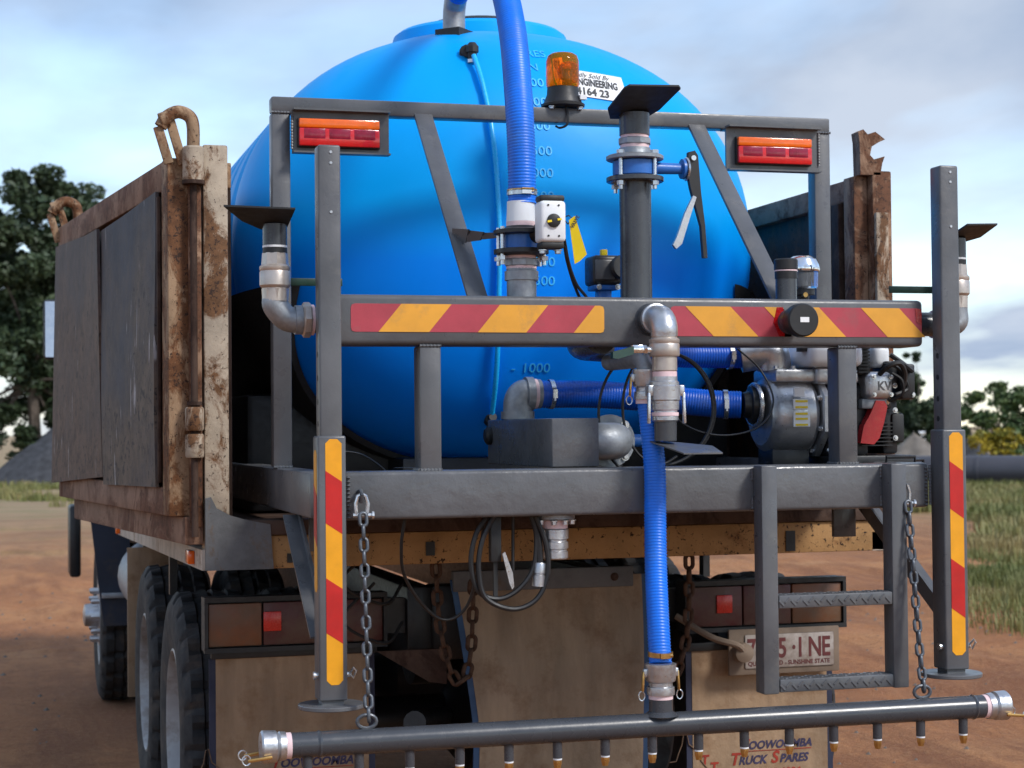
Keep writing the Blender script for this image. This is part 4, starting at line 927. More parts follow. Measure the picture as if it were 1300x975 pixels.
# ================================================================== SPRAY HEADS AND VALVES
def fitting(parent, name, o, ax, prof, m, n=28, a0=0): return B().lathe(prof, o, ax, n, a0).build(name, m, parent, 30)
def side_head(s):
    where = 'beside the rusty tailgate' if s < 0 else 'behind the leg beside the ladder'
    t = thing('side_spray_head', 'pale ball valve on an elbow with black deflector '+where, 'spray head', (s*1.072, -.75, 1.87), 'side spray heads on the striped beam')
    x, y = s*1.072-(.025 if s > 0 else 0), -.75
    fitting(t, 'end_pipe', (s*.895, y, 1.912), (s, 0, 0), [(0, .037), (.075, .037)], PD)
    fitting(t, 'thread_tape', (s*.965, y, 1.912), (s, 0, 0), [(0, .043), (.010, .043)], PTFE)
    fitting(t, 'hex_nut', (s*.973, y, 1.912), (s, 0, 0), [(0, .046), (.004, .05), (.020, .05), (.024, .044)], NICK, 8)
    B().tube(spline([(s*.99, y, 1.912), (s*1.025, y, 1.912), (s*1.048, y, 1.922), (x, y, 1.952), (x, y, 1.972)], 6), .036, 22).lathe([(-.01, .036), (-.01, .041), (.01, .041), (.01, .036)], (s*1.008, y, 1.912), (1, 0, 0), 24, cap=False).build('elbow', GALV, t)
    v = fitting(t, 'ball_valve', (x, y, 1.962), (0, 0, 1), [(0, .034), (.002, .0365), (.038, .0365), (.042, .041), (.046, .0435), (.082, .0435), (.086, .0415), (.09, .0435), (.098, .0435), (.104, .037)], NICK)
    fitting(v, 'hex_end', (x, y, 1.962), (0, 0, 1), [(0, .036), (.036, .0385)], NICK, 8); fitting(v, 'hex_end', (x, y, 2.064), (0, 0, 1), [(0, .0385), (.034, .036)], NICK, 8)
    B().box(min(x, x-s*.20), max(x, x-s*.20), y+.052, y+.057, 2.012, 2.034, .002).build('valve_handle', GRNH, v)
    B().cyl((x, y+.035, 2.022), (x, y+.058, 2.022), .012, 10).build('handle_spindle', NICK, v)
    fitting(t, 'black_bush', (x, y, 2.097), (0, 0, 1), [(0, .034), (.018, .034)], BLKP)
    fitting(t, 'thread_tape', (x, y, 2.113), (0, 0, 1), [(0, .0345), (.006, .0345)], WHT)
    fitting(t, 'top_pipe', (x, y, 2.117), (0, 0, 1), [(0, .034), (.062, .034)], PD)
    # deflector: low edge at the far side of the pipe, flaring up and out towards the rear
    B().slab([(x+s*.035, y+.036, 2.168), (x-s*.036, y+.036, 2.165), (x-s*.036, y-.14, 2.205), (x+s*(.155 if s < 0 else .085), y-.11, 2.212), (x+s*.09, y+.0, 2.185)], (0, 0, .005)).build('deflector_plate', BLKP, t)
side_head(-1); side_head(1)
# centre mast head
CM = thing('mast_spray_head', 'tall grey riser pipe with blue butterfly valve and black fan deflector on top', 'spray head', (-.004, -.75, 1.98))
cx, cy = -.004, -.75
fitting(CM, 'riser_pipe', (cx, cy, 1.975), (0, 0, 1), [(0, .047), (.355, .047)], PD, 32)
fitting(CM, 'lower_flange', (cx, cy, 2.326), (0, 0, 1), [(0, .082), (.002, .085), (.013, .085), (.015, .082)], PD, 40)
bv = fitting(CM, 'butterfly_valve', (cx, cy, 2.342), (0, 0, 1), [(0, .060), (.004, .066), (.044, .066), (.048, .06)], BLUEV, 36)
fitting(CM, 'upper_flange', (cx, cy, 2.391), (0, 0, 1), [(0, .082), (.002, .085), (.011, .085), (.014, .08), (.016, .05), (.036, .046)], GALV, 40)
for a in (35, 125, 215, 305):
    p = V((cx+.071*math.cos(R(a)), cy+.071*math.sin(R(a)), 0))
    B().cyl(p+V((0, 0, 2.30)), p+V((0, 0, 2.415)), .006, 10).lathe([(0, .012), (.012, .012)], p+V((0, 0, 2.312)), (0, 0, 1), 6).lathe([(0, .012), (.010, .012)], p+V((0, 0, 2.405)), (0, 0, 1), 6).build('flange_bolt', ZINC, CM)
fitting(CM, 'thread_tape', (cx, cy, 2.425), (0, 0, 1), [(0, .043), (.012, .043)], PTFE)
fitting(CM, 'hex_bush', (cx, cy, 2.436), (0, 0, 1), [(0, .045), (.003, .05), (.018, .05), (.021, .045)], GALV, 8)
fitting(CM, 'thread_tape', (cx, cy, 2.456), (0, 0, 1), [(0, .042), (.010, .042)], PTFE)
fitting(CM, 'top_pipe', (cx, cy, 2.465), (0, 0, 1), [(0, .045), (.065, .045)], PD, 30)
B().slab([(cx-.060, cy+.046, 2.520), (cx+.045, cy+.046, 2.522), (cx+.072, cy-.02, 2.540), (cx+.076, cy-.185, 2.572), (cx+.065, cy-.20, 2.576), (cx-.085, cy-.20, 2.572), (cx-.096, cy-.185, 2.566), (cx-.10, cy-.05, 2.53)], (0, .0, .005)).build('deflector_plate', BLKP, CM)
fitting(bv, 'valve_neck', (cx+.055, cy, 2.370), (1, 0, 0), [(0, .018), (.09, .016), (.092, .03), (.10, .03)], BLUEV, 18)
B().lathe([(0, .034), (.004, .036), (.006, .034)], (cx+.158, cy, 2.370), (1, 0, 0), 14).build('notch_plate', ZINC, bv)
B().slab([(cx+.166, cy-.012, 2.42), (cx+.186, cy-.012, 2.425), (cx+.196, cy-.012, 2.41), (cx+.204, cy-.012, 2.30), (cx+.216, cy-.012, 2.20), (cx+.222, cy-.012, 2.105), (cx+.210, cy-.012, 2.105), (cx+.203, cy-.012, 2.20), (cx+.172, cy-.012, 2.31), (cx+.162, cy-.012, 2.36)], (0, .018, 0)).build('lever_handle', BLKP, bv)
B().slab([(cx+.178, cy-.016, 2.29), (cx+.188, cy-.016, 2.285), (cx+.170, cy-.016, 2.235), (cx+.140, cy-.016, 2.145), (cx+.122, cy-.016, 2.13), (cx+.112, cy-.016, 2.142), (cx+.124, cy-.016, 2.165), (cx+.150, cy-.016, 2.235)], (0, .014, 0)).build('lever_trigger', ALU, bv)
fitting(bv, 'lever_pivot', (cx+.18, cy-.010, 2.402), (0, -1, 0), [(0, .008), (.008, .008)], ZINC, 10)
# actuator valve below the tank hose
AV = thing('actuator_valve', 'butterfly valve with white pneumatic actuator box under the tank hose', 'valve', (-.352, -.75, 1.98))
ax_, ay = -.356, -.75
fitting(AV, 'base_pipe', (ax_, ay, 1.975), (0, 0, 1), [(0, .043), (.055, .043), (.056, .049), (.082, .049), (.084, .044), (.09, .044)], GALV, 30)
fitting(AV, 'thread_tape', (ax_, ay, 2.064), (0, 0, 1), [(0, .044), (.008, .044)], PTFE)
fitting(AV, 'hex_bush', (ax_, ay, 2.071), (0, 0, 1), [(0, .045), (.003, .05), (.02, .05), (.023, .045)], GALV, 8)
fitting(AV, 'thread_tape', (ax_, ay, 2.093), (0, 0, 1), [(0, .043), (.01, .043)], PTFE)
fitting(AV, 'lower_flange', (ax_, ay, 2.102), (0, 0, 1), [(0, .06), (.006, .08), (.018, .08), (.02, .07)], BLKM, 36)
vb = fitting(AV, 'valve_body', (ax_, ay, 2.122), (0, 0, 1), [(0, .056), (.04, .056)], BLUEV, 30)
fitting(AV, 'upper_flange', (ax_, ay, 2.162), (0, 0, 1), [(0, .07), (.003, .08), (.014, .08), (.02, .05), (.026, .044)], BLKM, 36)
fitting(AV, 'thread_tape', (ax_, ay, 2.187), (0, 0, 1), [(0, .043), (.014, .043)], PTFE)
fitting(AV, 'hose_tail', (ax_, ay, 2.20), (0, 0, 1), [(0, .043), (.03, .041), (.06, .040)], WHT, 28)
for a in (20, 160, 200, 340):
    p = V((ax_+.066*math.cos(R(a)), ay+.066*math.sin(R(a)), 0)); B().cyl(p+V((0, 0, 2.075)), p+V((0, 0, 2.185)), .006, 8).lathe([(0, .012), (.012, .012)], p+V((0, 0, 2.088)), (0, 0, 1), 6).build('flange_bolt', ZINC, AV)
bxx = B().box(-.345, -.268, -.912, -.845, 2.128, 2.246, .012, 3).build('actuator_box', WHT, AV)
for a in ((-.343, -.270, -.905, -.850, 2.244, 2.262), (-.340, -.272, -.905, -.85, 2.11, 2.130)): B().box(*a, .006).build('end_cap', BLKP, bxx)
B().cyl((-.3065, -.84, 2.187), (-.335, -.78, 2.15), .022, 14).build('actuator_mount', BLKM, AV)
kn = fitting(bxx, 'indicator_knob', (-.3065, -.911, 2.188), (0, -1, 0), [(0, .020), (.008, .019), (.01, .015)], BLKP, 24)
B().bar((-.327, -.9205, 2.184), (-.315, -.9205, 2.186), .005, .006).bar((-.298, -.9205, 2.190), (-.286, -.9205, 2.192), .005, .006).build('indicator_mark', YTAG, kn)
for px, pz in ((-.322, 2.232), (-.291, 2.232), (-.322, 2.145), (-.291, 2.145)): fitting(bxx, 'screw', (px, -.912, pz), (0, -1, 0), [(0, .003), (.002, .003)], BLKP, 8)
for px in (-.33, -.285): bolt(AV, (px, -.88, 2.108), (0, 0, -1), .009, .01)
tg_ = B().slab([(-.262, -.915, 2.19), (-.246, -.92, 2.202), (-.205, -.90, 2.095), (-.226, -.895, 2.075), (-.240, -.895, 2.068)], (0, .0012, 0))
TGY = tag(tg_.build('valve_tag', YTAG, None), 'yellow tag hanging from the white actuator box', 'tag')
text('VALVE', .014, INK, TGY, Matrix.Translation((-.252, -.9205, 2.165)) @ Matrix.Rotation(R(-20), 4, 'Y') @ Matrix.Rotation(R(90), 4, 'X') @ Matrix.Rotation(R(40), 4, 'Z'), bold=.0004)
B().tube([(-.272, -.885, 2.20), (-.258, -.90, 2.205), (-.252, -.914, 2.195), (-.262, -.905, 2.18)], .002, 6, closed=True).build('tag_wire', BLKP, TGY)
B().tube(spline([(-.262, -.87, 2.12), (-.245, -.84, 2.08), (-.215, -.80, 2.025), (-.17, -.72, 1.985), (-.12, -.60, 1.97)], 8), .0045, 8).tube(spline([(-.262, -.87, 2.14), (-.24, -.84, 2.075), (-.205, -.80, 2.018), (-.15, -.72, 1.988), (-.11, -.60, 1.975)], 8), .0045, 8).build('air_line', BLK, AV)
# flat strap from the strut to the valve
sbx = B(); pts = [(-.50, -.50, 2.185), (-.47, -.56, 2.178), (-.44, -.62, 2.172), (-.41, -.69, 2.168)]
for (a, c, r0_, r1_) in ((0, 1, .022, .018), (1, 2, .018, .010), (2, 3, .010, .006)):
    p, q = V(pts[a]), V(pts[c]); sbx.add([p+V((0, 0, r0_)), p-V((0, 0, r0_)), q-V((0, -.02, r1_)), q+V((0, -.02, r1_)), p+V((.004, 0, r0_)), p+V((.004, 0, -r0_)), q+V((.004, .02, -r1_)), q+V((.004, -.02, r1_))], [(0, 1, 2, 3), (4, 7, 6, 5), (0, 3, 7, 4), (1, 5, 6, 2), (0, 4, 5, 1), (3, 2, 6, 7)])
sbx.build('valve_strap', GREY, FR)
# second actuator behind the riser
A2 = thing('small_actuator', 'dark electric valve actuator behind the grey riser pipe', 'actuator', (-.03, -.55, 1.98))
B().box(-.085, .005, -.60, -.50, 2.035, 2.125, .012, 3).build('housing', BLKM, A2)
B().box(-.082, -.02, -.606, -.599, 2.05, 2.11, .003).build('label_panel', GREY, A2)
B().lathe([(0, .036), (.01, .038), (.02, .034)], (-.005, -.61, 2.085), (.2, -1, .1), 24).build('front_dial', BLKP, A2)
B().box(-.05, -.03, -.57, -.55, 2.125, 2.145, .003).build('position_flag', YTAG, A2)
B().box(-.078, .0, -.59, -.51, 2.02, 2.036, .004).box(-.06, -.02, -.575, -.53, 1.90, 2.021, .004).build('mount_bracket', BLUEV, A2)
for px in (-.07, -.01): bolt(A2, (px, -.602, 2.028), (0, -1, 0), .006, .006)
# centre drop valve under the striped beam
CD = thing('centre_drop_valve', 'galvanised elbow and ball valve hanging from the striped beam above a deflector plate', 'valve', (.013, -.93, 1.56))
dx, dy = .013, -.935
fitting(CD, 'beam_stub', (dx, -.815, 1.915), (0, -1, 0), [(0, .044), (.006, .044), (.05, .043)], PD, 28)
fitting(CD, 'stub_weld', (dx, -.82, 1.915), (0, -1, 0), [(0, .048), (.006, .044)], PD, 24)
B().tube(spline([(dx, -.858, 1.915), (dx, -.89, 1.915), (dx, -.918, 1.908), (dx, -.935, 1.885), (dx, -.935, 1.862)], 7), .039, 24).lathe([(-.008, .039), (-.006, .0445), (.008, .0445), (.01, .039)], (dx, -.868, 1.915), (0, 1, 0), 26, cap=False).build('elbow', ALU, CD)
dv_ = fitting(CD, 'ball_valve', (dx, dy, 1.760), (0, 0, 1), [(0, .033), (.004, .036), (.042, .036), (.044, .042), (.048, .044), (.076, .044), (.08, .042), (.084, .044), (.092, .044), (.096, .037), (.118, .037)], NICK, 30)
B().cyl((dx-.03, dy, 1.822), (dx-.072, dy, 1.822), .011, 12).lathe([(0, .014), (.01, .014)], (dx-.055, dy, 1.822), (-1, 0, 0), 6).box(dx-.10, dx-.066, dy-.012, dy+.012, 1.812, 1.836, .003).build('valve_spindle', CHROME, dv_)
B().slab([(dx-.096, dy-.012, 1.832), (dx-.165, dy-.03, 1.815), (dx-.165, dy-.03, 1.797), (dx-.15, dy-.03, 1.795), (dx-.096, dy-.012, 1.810)], (0, .022, 0)).build('valve_handle', GRNH, dv_)
fitting(CD, 'thread_tape', (dx, dy, 1.745), (0, 0, 1), [(0, .035), (.015, .035)], PTFE)
cc = fitting(CD, 'camlock_coupling', (dx, dy, 1.618), (0, 0, 1), [(0, .034), (.004, .038), (.014, .038), (.018, .035), (.03, .035), (.034, .04), (.058, .041), (.062, .044), (.10, .045), (.104, .041), (.112, .041), (.116, .036), (.128, .036)], ALU, 30)
fitting(CD, 'thread_tape', (dx, dy, 1.634), (0, 0, 1), [(0, .0385), (.010, .0385)], PTFE)
for s in (-1, 1):
    B().box(dx+s*.046-.009, dx+s*.046+.009, dy-.016, dy+.016, 1.69, 1.722, .004).build('lever_ear', ALU, cc)
    B().bar((dx+s*.052, dy-.010, 1.70), (dx+s*.054, dy-.012, 1.612), .008, .012, (0, 1, 0), .002).build('cam_lever', ZINC, cc)
fitting(CD, 'outlet_pipe', (dx, dy, 1.563), (0, 0, 1), [(0, .032), (.06, .033)], PD, 28)
B().slab([(dx-.034, dy+.034, 1.563), (dx+.035, dy+.034, 1.560), (dx+.135, dy-.02, 1.548), (dx+.105, dy-.17, 1.530), (dx-.01, dy-.17, 1.530)], (0, 0, -.004)).build('deflector_plate', GREY, CD)
# capped outlet and capped standpipe on the striped beam
CO = thing('capped_outlet', 'black round cap on a short outlet facing back from the striped beam', 'outlet', (.452, -.82, 1.91))
fitting(CO, 'outlet_stub', (.452, -.815, 1.912), (0, -1, 0), [(0, .040), (.004, .038), (.06, .038)], PD, 28)
cp = fitting(CO, 'screw_cap', (.452, -.868, 1.912), (0, -1, 0), [(0, .044), (.012, .044), (.016, .040), (.02, .040), (.022, .049), (.052, .049), (.058, .045)], BLK, 28)
B().box(.440, .468, -.9275, -.926, 1.905, 1.920).build('cap_label', WTAPE, cp)
CS = thing('capped_standpipe', 'short upright pipe with black cap on top of the striped beam', 'standpipe', (.476, -.75, 1.98))
fitting(CS, 'pipe', (.476, -.75, 1.975), (0, 0, 1), [(0, .032), (.072, .032)], PD, 26)
fitting(CS, 'pipe_cap', (.476, -.75, 2.047), (0, 0, 1), [(0, .034), (.022, .034), (.023, .030), (.026, .030), (.028, .036), (.056, .036), (.06, .032)], BLK, 26)
fitting(CS, 'seal_ring', (.476, -.75, 2.069), (0, 0, 1), [(0, .0345), (.004, .0345)], PTFE, 26)
# valve chest: grey box with elbow
VC = thing('valve_chest', 'long dark grey steel box lying on the lower beam beside a galvanised elbow', 'box', (-.2, -.4, 1.487))
B().box(-.268, -.122, -.742, -.02, 1.488, 1.631, .005).build('box_body', GREYR, VC)
B().box(-.266, -.124, -.7455, -.7425, 1.49, 1.629, .001).build('end_plate', GREYR, VC)
B().tube(spline([(-.124, -.67, 1.562), (-.085, -.67, 1.562), (-.05, -.655, 1.562), (-.032, -.62, 1.562), (-.03, -.57, 1.562)], 6), .055, 24).build('elbow', GALV, VC)
fitting(VC, 'flange', (-.03, -.572, 1.562), (0, 1, 0), [(0, .08), (.012, .08)], GALV, 36)
for a in (45, 135, 225, 315): bolt(VC, (-.03+.068*math.cos(R(a)), -.572, 1.562+.068*math.sin(R(a))), (0, -1, 0), .009, .01)
B().lathe([(0, .06), (.05, .06)], (-.03, -.558, 1.562), (0, 1, 0), 28).cyl((.02, -.53, 1.562), (.12, -.53, 1.562), .02, 14).build('blue_valve', BLUEV, VC)
fitting(VC, 'side_knob', (-.268, -.06, 1.58), (-1, 0, 0), [(0, .03), (.012, .03), (.02, .02)], BLKP, 18)

# ================================================================== PUMP AND ENGINE
PU = thing('engine_pump', 'petrol engine water pump with cast silver casing and red engine shroud', 'pump', (.75, -.3, 1.458))
py, pz = -.36, 1.640
vol = fitting(PU, 'pump_casing', (.555, py, pz), (1, 0, 0), [(0, .06), (.0, .10), (.012, .118), (.03, .128), (.10, .130), (.14, .128), (.155, .118), (.16, .10)], ALU, 40)
fitting(vol, 'casing_flange', (.715, py, pz), (1, 0, 0), [(0, .142), (.004, .148), (.022, .148), (.026, .142)], ALU, 8, R(22.5))
for a in range(0, 360, 45): bolt(vol, (.714, py+.128*math.cos(R(a+22)), pz+.128*math.sin(R(a+22))), (-1, 0, 0), .008, .010)
B().box(.565, .73, py-.105, py+.08, 1.742, 1.784, .01).build('casing_top', ALU, vol)
for px in (.575, .635, .715): bolt(vol, (px, py-.085, 1.784), (0, 0, 1), .008, .010)
B().tube(spline([(.605, py, 1.78), (.605, py, 1.81), (.595, py, 1.838), (.565, py+.01, 1.842), (.50, py+.03, 1.832)], 6), .056, 22).build('outlet_elbow', ALU, PU)
fitting(PU, 'inlet_flange', (.50, -.345, 1.672), (1, -.15, 0), [(0, .04), (.02, .045), (.024, .06), (.05, .062), (.052, .05), (.07, .05)], BLKM, 28)
B().tube([V((.535, py+.068*math.cos(k*.5236), pz+.03+.068*math.sin(k*.5236))) for k in range(12)], .008, 8, closed=True).build('inlet_clamp', ZINC, PU)
yl = py-.1315
def plab(x0, x1, z0, z1, m):
    return B().box(x0, x1, yl-.003, yl+.004, z0, z1).build('label_sticker', m, vol)
plab(.615, .650, 1.695, 1.722, WTAPE); plab(.612, .662, 1.655, 1.687, WTAPE); plab(.612, .668, 1.600, 1.648, WTAPE)
for z in (1.681, 1.662, 1.641, 1.625, 1.606): B().box(.618, .660, yl-.0042, yl-.003, z-.004, z+.003).build('label_band', YTAG, vol)
B().box(.57, .70, py-.06, py+.06, 1.458, 1.53, .006).build('pump_foot', BLKM, PU)
eng = B().box(.745, .90, py-.09, py+.16, 1.50, 1.74, .02, 3).build('engine_block', BLKM, PU)
B().box(.672, .86, py-.14, py+.10, 1.79, 1.865, .024, 4).build('fuel_tank', WHT, PU)
B().box(.70, .85, py-.12, py+.08, 1.735, 1.789, .012, 3).build('tank_support', ALU, eng)
gr = B()
for k in range(9): gr.box(.845+.0, .885, py-.125, py-.11, 1.77+.011*k, 1.776+.011*k)
gr.box(.84, .89, py-.11, py+.05, 1.765, 1.875, .004).build('muffler_guard', BLKP, PU)
B().box(.925, .985, py-.08, py+.10, 1.79, 1.865, .022, 4).build('tank_cap_end', WHT, PU)
cov = B().box(.868, .965, py-.135, py-.03, 1.685, 1.775, .022, 4).build('valve_cover', ALU, PU)
text('KV', .04, GREY, cov, FACE(.905, py-.1355, 1.715), bold=.001)
B().box(.90, .975, py-.10, py-.02, 1.655, 1.69, .008).build('cover_gasket', BLKM, eng)
B().slab([(0.850, py-.122, 1.545), (0.897, py-.122, 1.540), (0.917, py-.122, 1.56), (0.934, py-.122, 1.61), (0.947, py-.122, 1.662), (0.937, py-.122, 1.680), (0.907, py-.122, 1.682), (0.887, py-.122, 1.64), (0.862, py-.122, 1.60)], (0, .14, 0)).build('fan_shroud', mat('engine_red', (.36, .012, .016), .3, 0, .1, 20), PU)
B().lathe([(0, .018), (.022, .02), (.026, .012)], (.95, py-.09, 1.675), (.3, -.3, 1), 14).build('spark_cap', CHROME, PU)
B().box(.955, 1.0, py-.10, py+.0, 1.73, 1.81, .006).box(1.0, 1.05, py-.12, py+.05, 1.685, 1.80, .008).build('air_cleaner', BLKM, PU)
B().box(.985, 1.03, py-.08, py-.0, 1.545, 1.64, .008).build('recoil_housing', BLKP, PU)
B().tube(spline([(.94, py-.11, 1.80), (.97, py-.14, 1.79), (1.0, py-.13, 1.76), (1.02, py-.12, 1.72), (.97, py-.13, 1.70)], 6), .006, 6).tube(spline([(.96, py-.12, 1.83), (1.0, py-.13, 1.80), (1.035, py-.13, 1.775)], 6), .008, 6).build('fuel_line', BLKP, PU)
for k in range(7): B().box(.865, .975, py-.10, py+.12, 1.655+.012*k-.12, 1.6585+.012*k-.12).build('cooling_fin', BLKM, eng)
B().box(.955, 1.012, py-.07, py+.10, 1.508, 1.70, .012).build('crankcase_cover', BLKM, PU)
B().lathe([(0, .05), (.012, .05), (.016, .04), (.03, .036)], (1.012, py+.0, 1.60), (1, 0, 0), 24).build('starter_pulley', BLKP, PU)
B().tube(spline([(.915, py-.12, 1.76), (.93, py-.16, 1.79), (.97, py-.165, 1.80), (.995, py-.15, 1.77), (1.0, py-.13, 1.73)], 6), .009, 8).build('breather_hose', BLK, PU)
B().tube(spline([(.955, py-.115, 1.68), (.985, py-.15, 1.70), (.98, py-.16, 1.745), (.95, py-.15, 1.77)], 6), .005, 6).build('spark_lead', BLK, PU)
for px, pz_ in ((.895, 1.70), (.955, 1.70), (.895, 1.757), (.955, 1.757)): bolt(cov, (px, py-.134, pz_), (0, -1, 0), .005, .006)
for px, pz_ in ((.985, 1.73), (1.02, 1.79), (1.04, 1.70), (.985, 1.65), (.985, 1.56)): bolt(PU, (px, py-.118 if px > 1 else py-.10, pz_), (0, -1, 0), .006, .006)
B().box(.86, .95, py-.115, py-.03, 1.655, 1.688, .006).build('head_gasket', GALV, eng)
B().lathe([(0, .02), (.03, .02), (.034, .024), (.05, .024)], (.76, py-.10, 1.56), (0, -1, .1), 14).build('oil_filler', BLKP, eng)
eb = B()
for k in range(16): eb.lathe([(0, .007), (.008, .006)], (.75+.012*(k % 4)+random.uniform(-.004, .004), py-.092, 1.53+.05*(k//4)+random.uniform(-.01, .01)), (0, -1, .2), 8)
eb.build('engine_bolts', ZINC, eng)
B().tube([(.90, -.56, 1.462), (.90, -.56, 1.50), (1.0, -.56, 1.50), (1.0, -.56, 1.462)], .006, 8).tube([(1.0, -.56, 1.49), (1.04, -.54, 1.49), (1.04, -.54, 1.46)], .005, 8).box(.74, 1.04, py-.12, py+.18, 1.458, 1.505, .006).build('skid_frame', BLKM, PU)
# filter bowl
FB = thing('filter_bowl', 'chrome domed clear-bowl filter standing behind the striped beam', 'filter', (.668, -.45, 1.86))
fitting(FB, 'stand_pipe', (.668, -.45, 1.84), (0, 0, 1), [(0, .022), (.18, .022), (.182, .04), (.20, .04)], BLKM, 18)
fitting(FB, 'clear_bowl', (.668, -.45, 2.042), (0, 0, 1), [(0, .045), (.004, .050), (.05, .052), (.054, .050)], CLEAR, 30)
fitting(FB, 'inner_core', (.668, -.45, 2.04), (0, 0, 1), [(0, .016), (.05, .016)], BLKM, 14)
fitting(FB, 'chrome_dome', (.668, -.45, 2.096), (0, 0, 1), [(0, .056), (.008, .058), (.022, .055), (.04, .046), (.05, .03), (.053, .004)], CHROME, 34)
fitting(FB, 'drain_cock', (.66, -.472, 2.02), (0, -1, 0), [(0, .008), (.02, .008)], BRASS, 10)
# drain fitting under the lower beam
DF = thing('drain_coupling', 'capped cast drain coupling under the lower beam', 'coupling', (-.262, -.75, 1.22))
fitting(DF, 'flange', (-.262, -.75, 1.336), (0, 0, 1), [(0, .05), (.004, .058), (.0155, .058)], GALV, 30)
for a in (200, 250, 290, 340): bolt(DF, (-.262+.05*math.cos(R(a)), -.75+.05*math.sin(R(a)), 1.336), (0, 0, -1), .008, .012)
fitting(DF, 'thread_tape', (-.262, -.75, 1.312), (0, 0, 1), [(0, .037), (.024, .037)], PTFE, 26)
fitting(DF, 'coupling_body', (-.262, -.75, 1.222), (0, 0, 1), [(0, .033), (.004, .037), (.022, .037), (.024, .034), (.03, .034), (.032, .038), (.05, .038), (.052, .034), (.058, .034), (.06, .039), (.086, .039), (.09, .036)], ALU, 24)

# ================================================================== LAMPS AND BEACON
for s, x0, x1, z0, z1 in ((-1, -.896, -.635, 2.508, 2.596), (1, .606, .878, 2.499, 2.588)):
    t = thing('tail_lamp', 'rectangular red and amber lamp at the top frame corner '+('above the open tailgate' if s < 0 else 'above the filter bowl'), 'lamp', ((x0+x1)/2, -.07, z0), 'lamps on the top frame')
    B().box(x0-.003, x1+.003, -.078, -.0635, z0-.003, z1+.003, .003).build('lamp_housing', BLKP, t)
    zm = z0+(z1-z0)*.66
    B().box(x0, x1, -.092, -.0755, zm, z1, .005).build('amber_lens', LAMB, t)
    rl = B().box(x0, x1, -.092, -.0755, z0, zm-.0005, .005).build('red_lens', LRED, t)
    w_ = (x1-x0)
    for k in range(3):
        a = x0+w_*(.06+.31*k); B().box(a, a+w_*.26, -.0932, -.0915, z0+.024, zm-.003, .0010).build('led_cell', LCELL, rl)
BE = thing('beacon', 'amber rotating beacon on a black base on the top rail', 'beacon', (.01, -.0, 2.674))
bx, by = .010, -.0
fitting(BE, 'base', (bx, by, 2.676), (0, 0, 1), [(0, .06), (.004, .073), (.012, .074), (.016, .066), (.045, .054), (.07, .052), (.072, .045)], BLK, 36)
B().lathe([(0, .0525), (.01, .0555), (.05, .056), (.09, .0555), (.108, .050), (.116, .038), (.119, .015), (.1195, .001)], (bx, by, 2.744), (0, 0, 1), 36, cap=False).lathe([(0, .0485), (.09, .0515), (.104, .046), (.112, .034), (.115, .001)], (bx, by, 2.744), (0, 0, 1), 36, cap=False).build('amber_dome', AMBG, BE, 40, True)
B().lathe([(0, .038), (.004, .038)], (bx, by, 2.745), (0, 0, 1), 24).lathe([(0, .012), (.05, .012), (.07, .004)], (bx+.008, by-.01, 2.748), (0, 0, 1), 14).build('lamp_holder', BLKM, BE)
B().lathe([(0, .006), (.012, .025), (.026, .036), (.027, .034)], (bx+.012, by+.012, 2.79), (.1, -1, .1), 24, cap=False).build('reflector', AMBR, BE)
fitting(BE, 'bulb', (bx+.008, by-.01, 2.80), (0, 0, 1), [(0, .008), (.01, .012), (.02, .008), (.024, .001)], AMBR, 14)
B().box(bx+.045, bx+.068, by-.052, by-.030, 2.70, 2.715).build('base_label', WTAPE, BE)
for a in (215, 325): bolt(BE, (bx+.06*math.cos(R(a)), by+.06*math.sin(R(a)), 2.676), (0, 0, -1), .008, .008)
B().tube(spline([(bx, by-.035, 2.675), (bx+.004, by-.04, 2.65), (bx+.0, by-.045, 2.615), (bx-.02, by-.03, 2.605), (bx-.025, by+.0, 2.615)], 6), .004, 6).build('beacon_lead', BLK, BE)

# ================================================================== CABLES
def cable(name, label, runs, r, m=BLK, group='loose cables'):
    t = B()
    for pts in runs: t.tube(spline(pts, 10), r, 7)
    return tag(t.build(name, m, None, 60), label, 'cable', group)
def loop(cx_, cy_, cz, rx, rz, a0, a1, n=10, dy=0): return [(cx_+rx*math.cos(R(a0+(a1-a0)*k/n)), cy_+dy*k/n, cz+rz*math.sin(R(a0+(a1-a0)*k/n))) for k in range(n+1)]
cable('cable_coil', 'thin black cable looping behind the centre drop valve left of the pump', [loop(.06, -.60, 1.64, .135, .185, 95, 265)], .0045)
cable('cable_coil', 'second black cable looping from the striped beam in front of the suction hose', [loop(.11, -.62, 1.66, .115, .17, 90, 300)], .0045)
cable('cable_coil', 'wide black cable loop hanging right of the centre drop valve', [loop(.12, -.60, 1.66, .175, .175, 85, -95)], .0055)
cable('cable_coil', 'outer black cable loop passing in front of the suction hose right end', [loop(.15, -.58, 1.66, .16, .17, 80, -80)], .0045)
cable('cable_coil', 'fine grey cable drooping across to the pump casing', [[(.12, -.60, 1.70), (.20, -.60, 1.61), (.33, -.58, 1.575), (.47, -.54, 1.60), (.54, -.50, 1.68), (.52, -.45, 1.78), (.44, -.45, 1.85)]], .0032, BLKM)
CB = thing('cable_bundle', 'black cable bundle looping below the lower beam with silver plug', 'cable', (-.45, -.77, 1.34), 'loose cables')
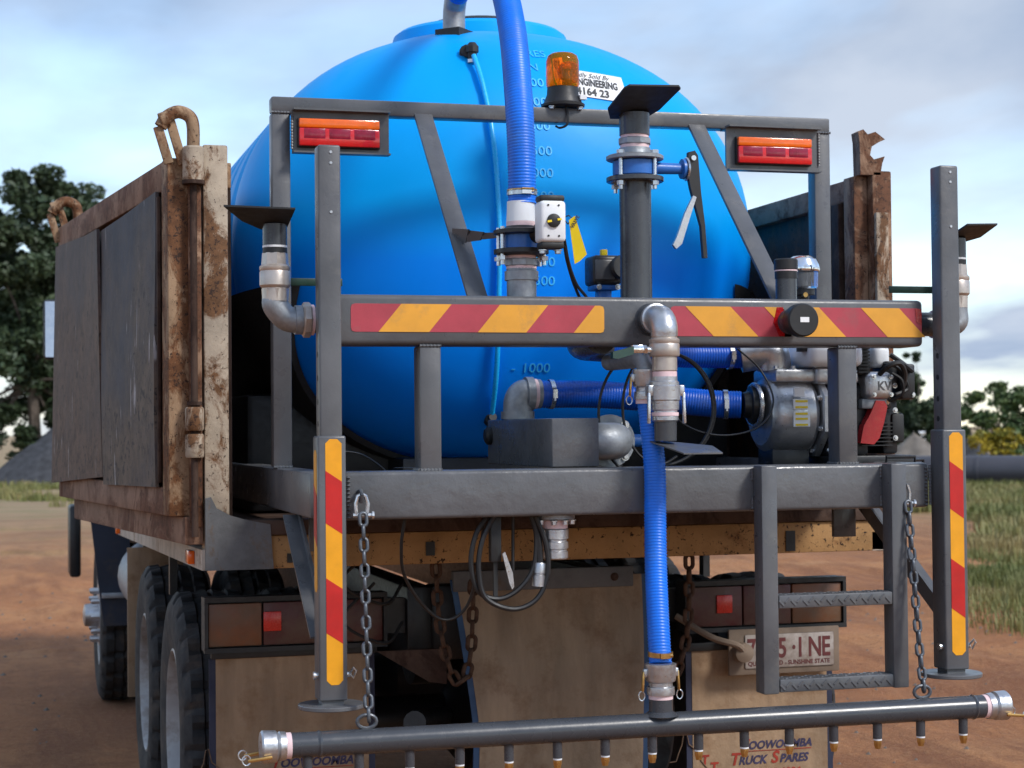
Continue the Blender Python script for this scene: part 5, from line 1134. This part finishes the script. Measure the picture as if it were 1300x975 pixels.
B().tube(spline([(-.47, -.77, 1.352), (-.505, -.77, 1.30), (-.52, -.77, 1.22), (-.50, -.77, 1.14), (-.44, -.77, 1.115), (-.38, -.77, 1.14), (-.335, -.77, 1.20), (-.325, -.77, 1.29), (-.34, -.77, 1.35)], 10), .0075, 8).build('cable', BLK, CB)
B().tube(spline([(-.455, -.78, 1.352), (-.49, -.78, 1.28), (-.50, -.78, 1.20), (-.48, -.78, 1.12), (-.40, -.78, 1.085), (-.33, -.78, 1.11), (-.295, -.78, 1.18), (-.30, -.78, 1.27), (-.33, -.78, 1.35)], 10), .0075, 8).build('cable', BLK, CB)
B().box(-.462, -.430, -.775, -.745, 1.22, 1.352, .004).box(-.452, -.440, -.765, -.755, 1.105, 1.222).build('strap', BLKP, CB)
B().tube(spline([(-.335, -.77, 1.35), (-.318, -.77, 1.28), (-.315, -.77, 1.215)], 6), .010, 8).build('plug_lead', BLK, CB)
fitting(CB, 'silver_plug', (-.315, -.77, 1.215), (-.08, 0, -1), [(0, .016), (.004, .018), (.03, .018), (.032, .016), (.036, .016), (.038, .019), (.068, .019)], ALU, 18)
B().slab([(-.432, -.79, 1.245), (-.424, -.79, 1.25), (-.402, -.79, 1.19), (-.398, -.79, 1.15), (-.404, -.79, 1.142), (-.412, -.79, 1.16)], (0, .008, 0)).build('valve_trigger', ALU, CB)
cable('hanging_cable', 'single thin black cable drooping below the ochre beam near the rusty chain', [[(-.695, -.70, 1.352), (-.705, -.69, 1.27), (-.69, -.66, 1.18), (-.62, -.60, 1.085), (-.55, -.58, 1.04), (-.49, -.60, 1.08), (-.47, -.66, 1.2), (-.465, -.72, 1.352)]], .005)
cable('hanging_cable', 'short straight black cable hanging beside the drain coupling', [[(-.385, -.74, 1.352), (-.385, -.735, 1.28), (-.386, -.735, 1.19)]], .005)
cable('loose_wire', 'thin grey wire curving off the deck behind the open tailgate leg', [[(-.90, -.60, 1.53), (-.86, -.60, 1.54), (-.80, -.60, 1.53), (-.74, -.60, 1.49), (-.72, -.6, 1.46)]], .0028, BLKM)
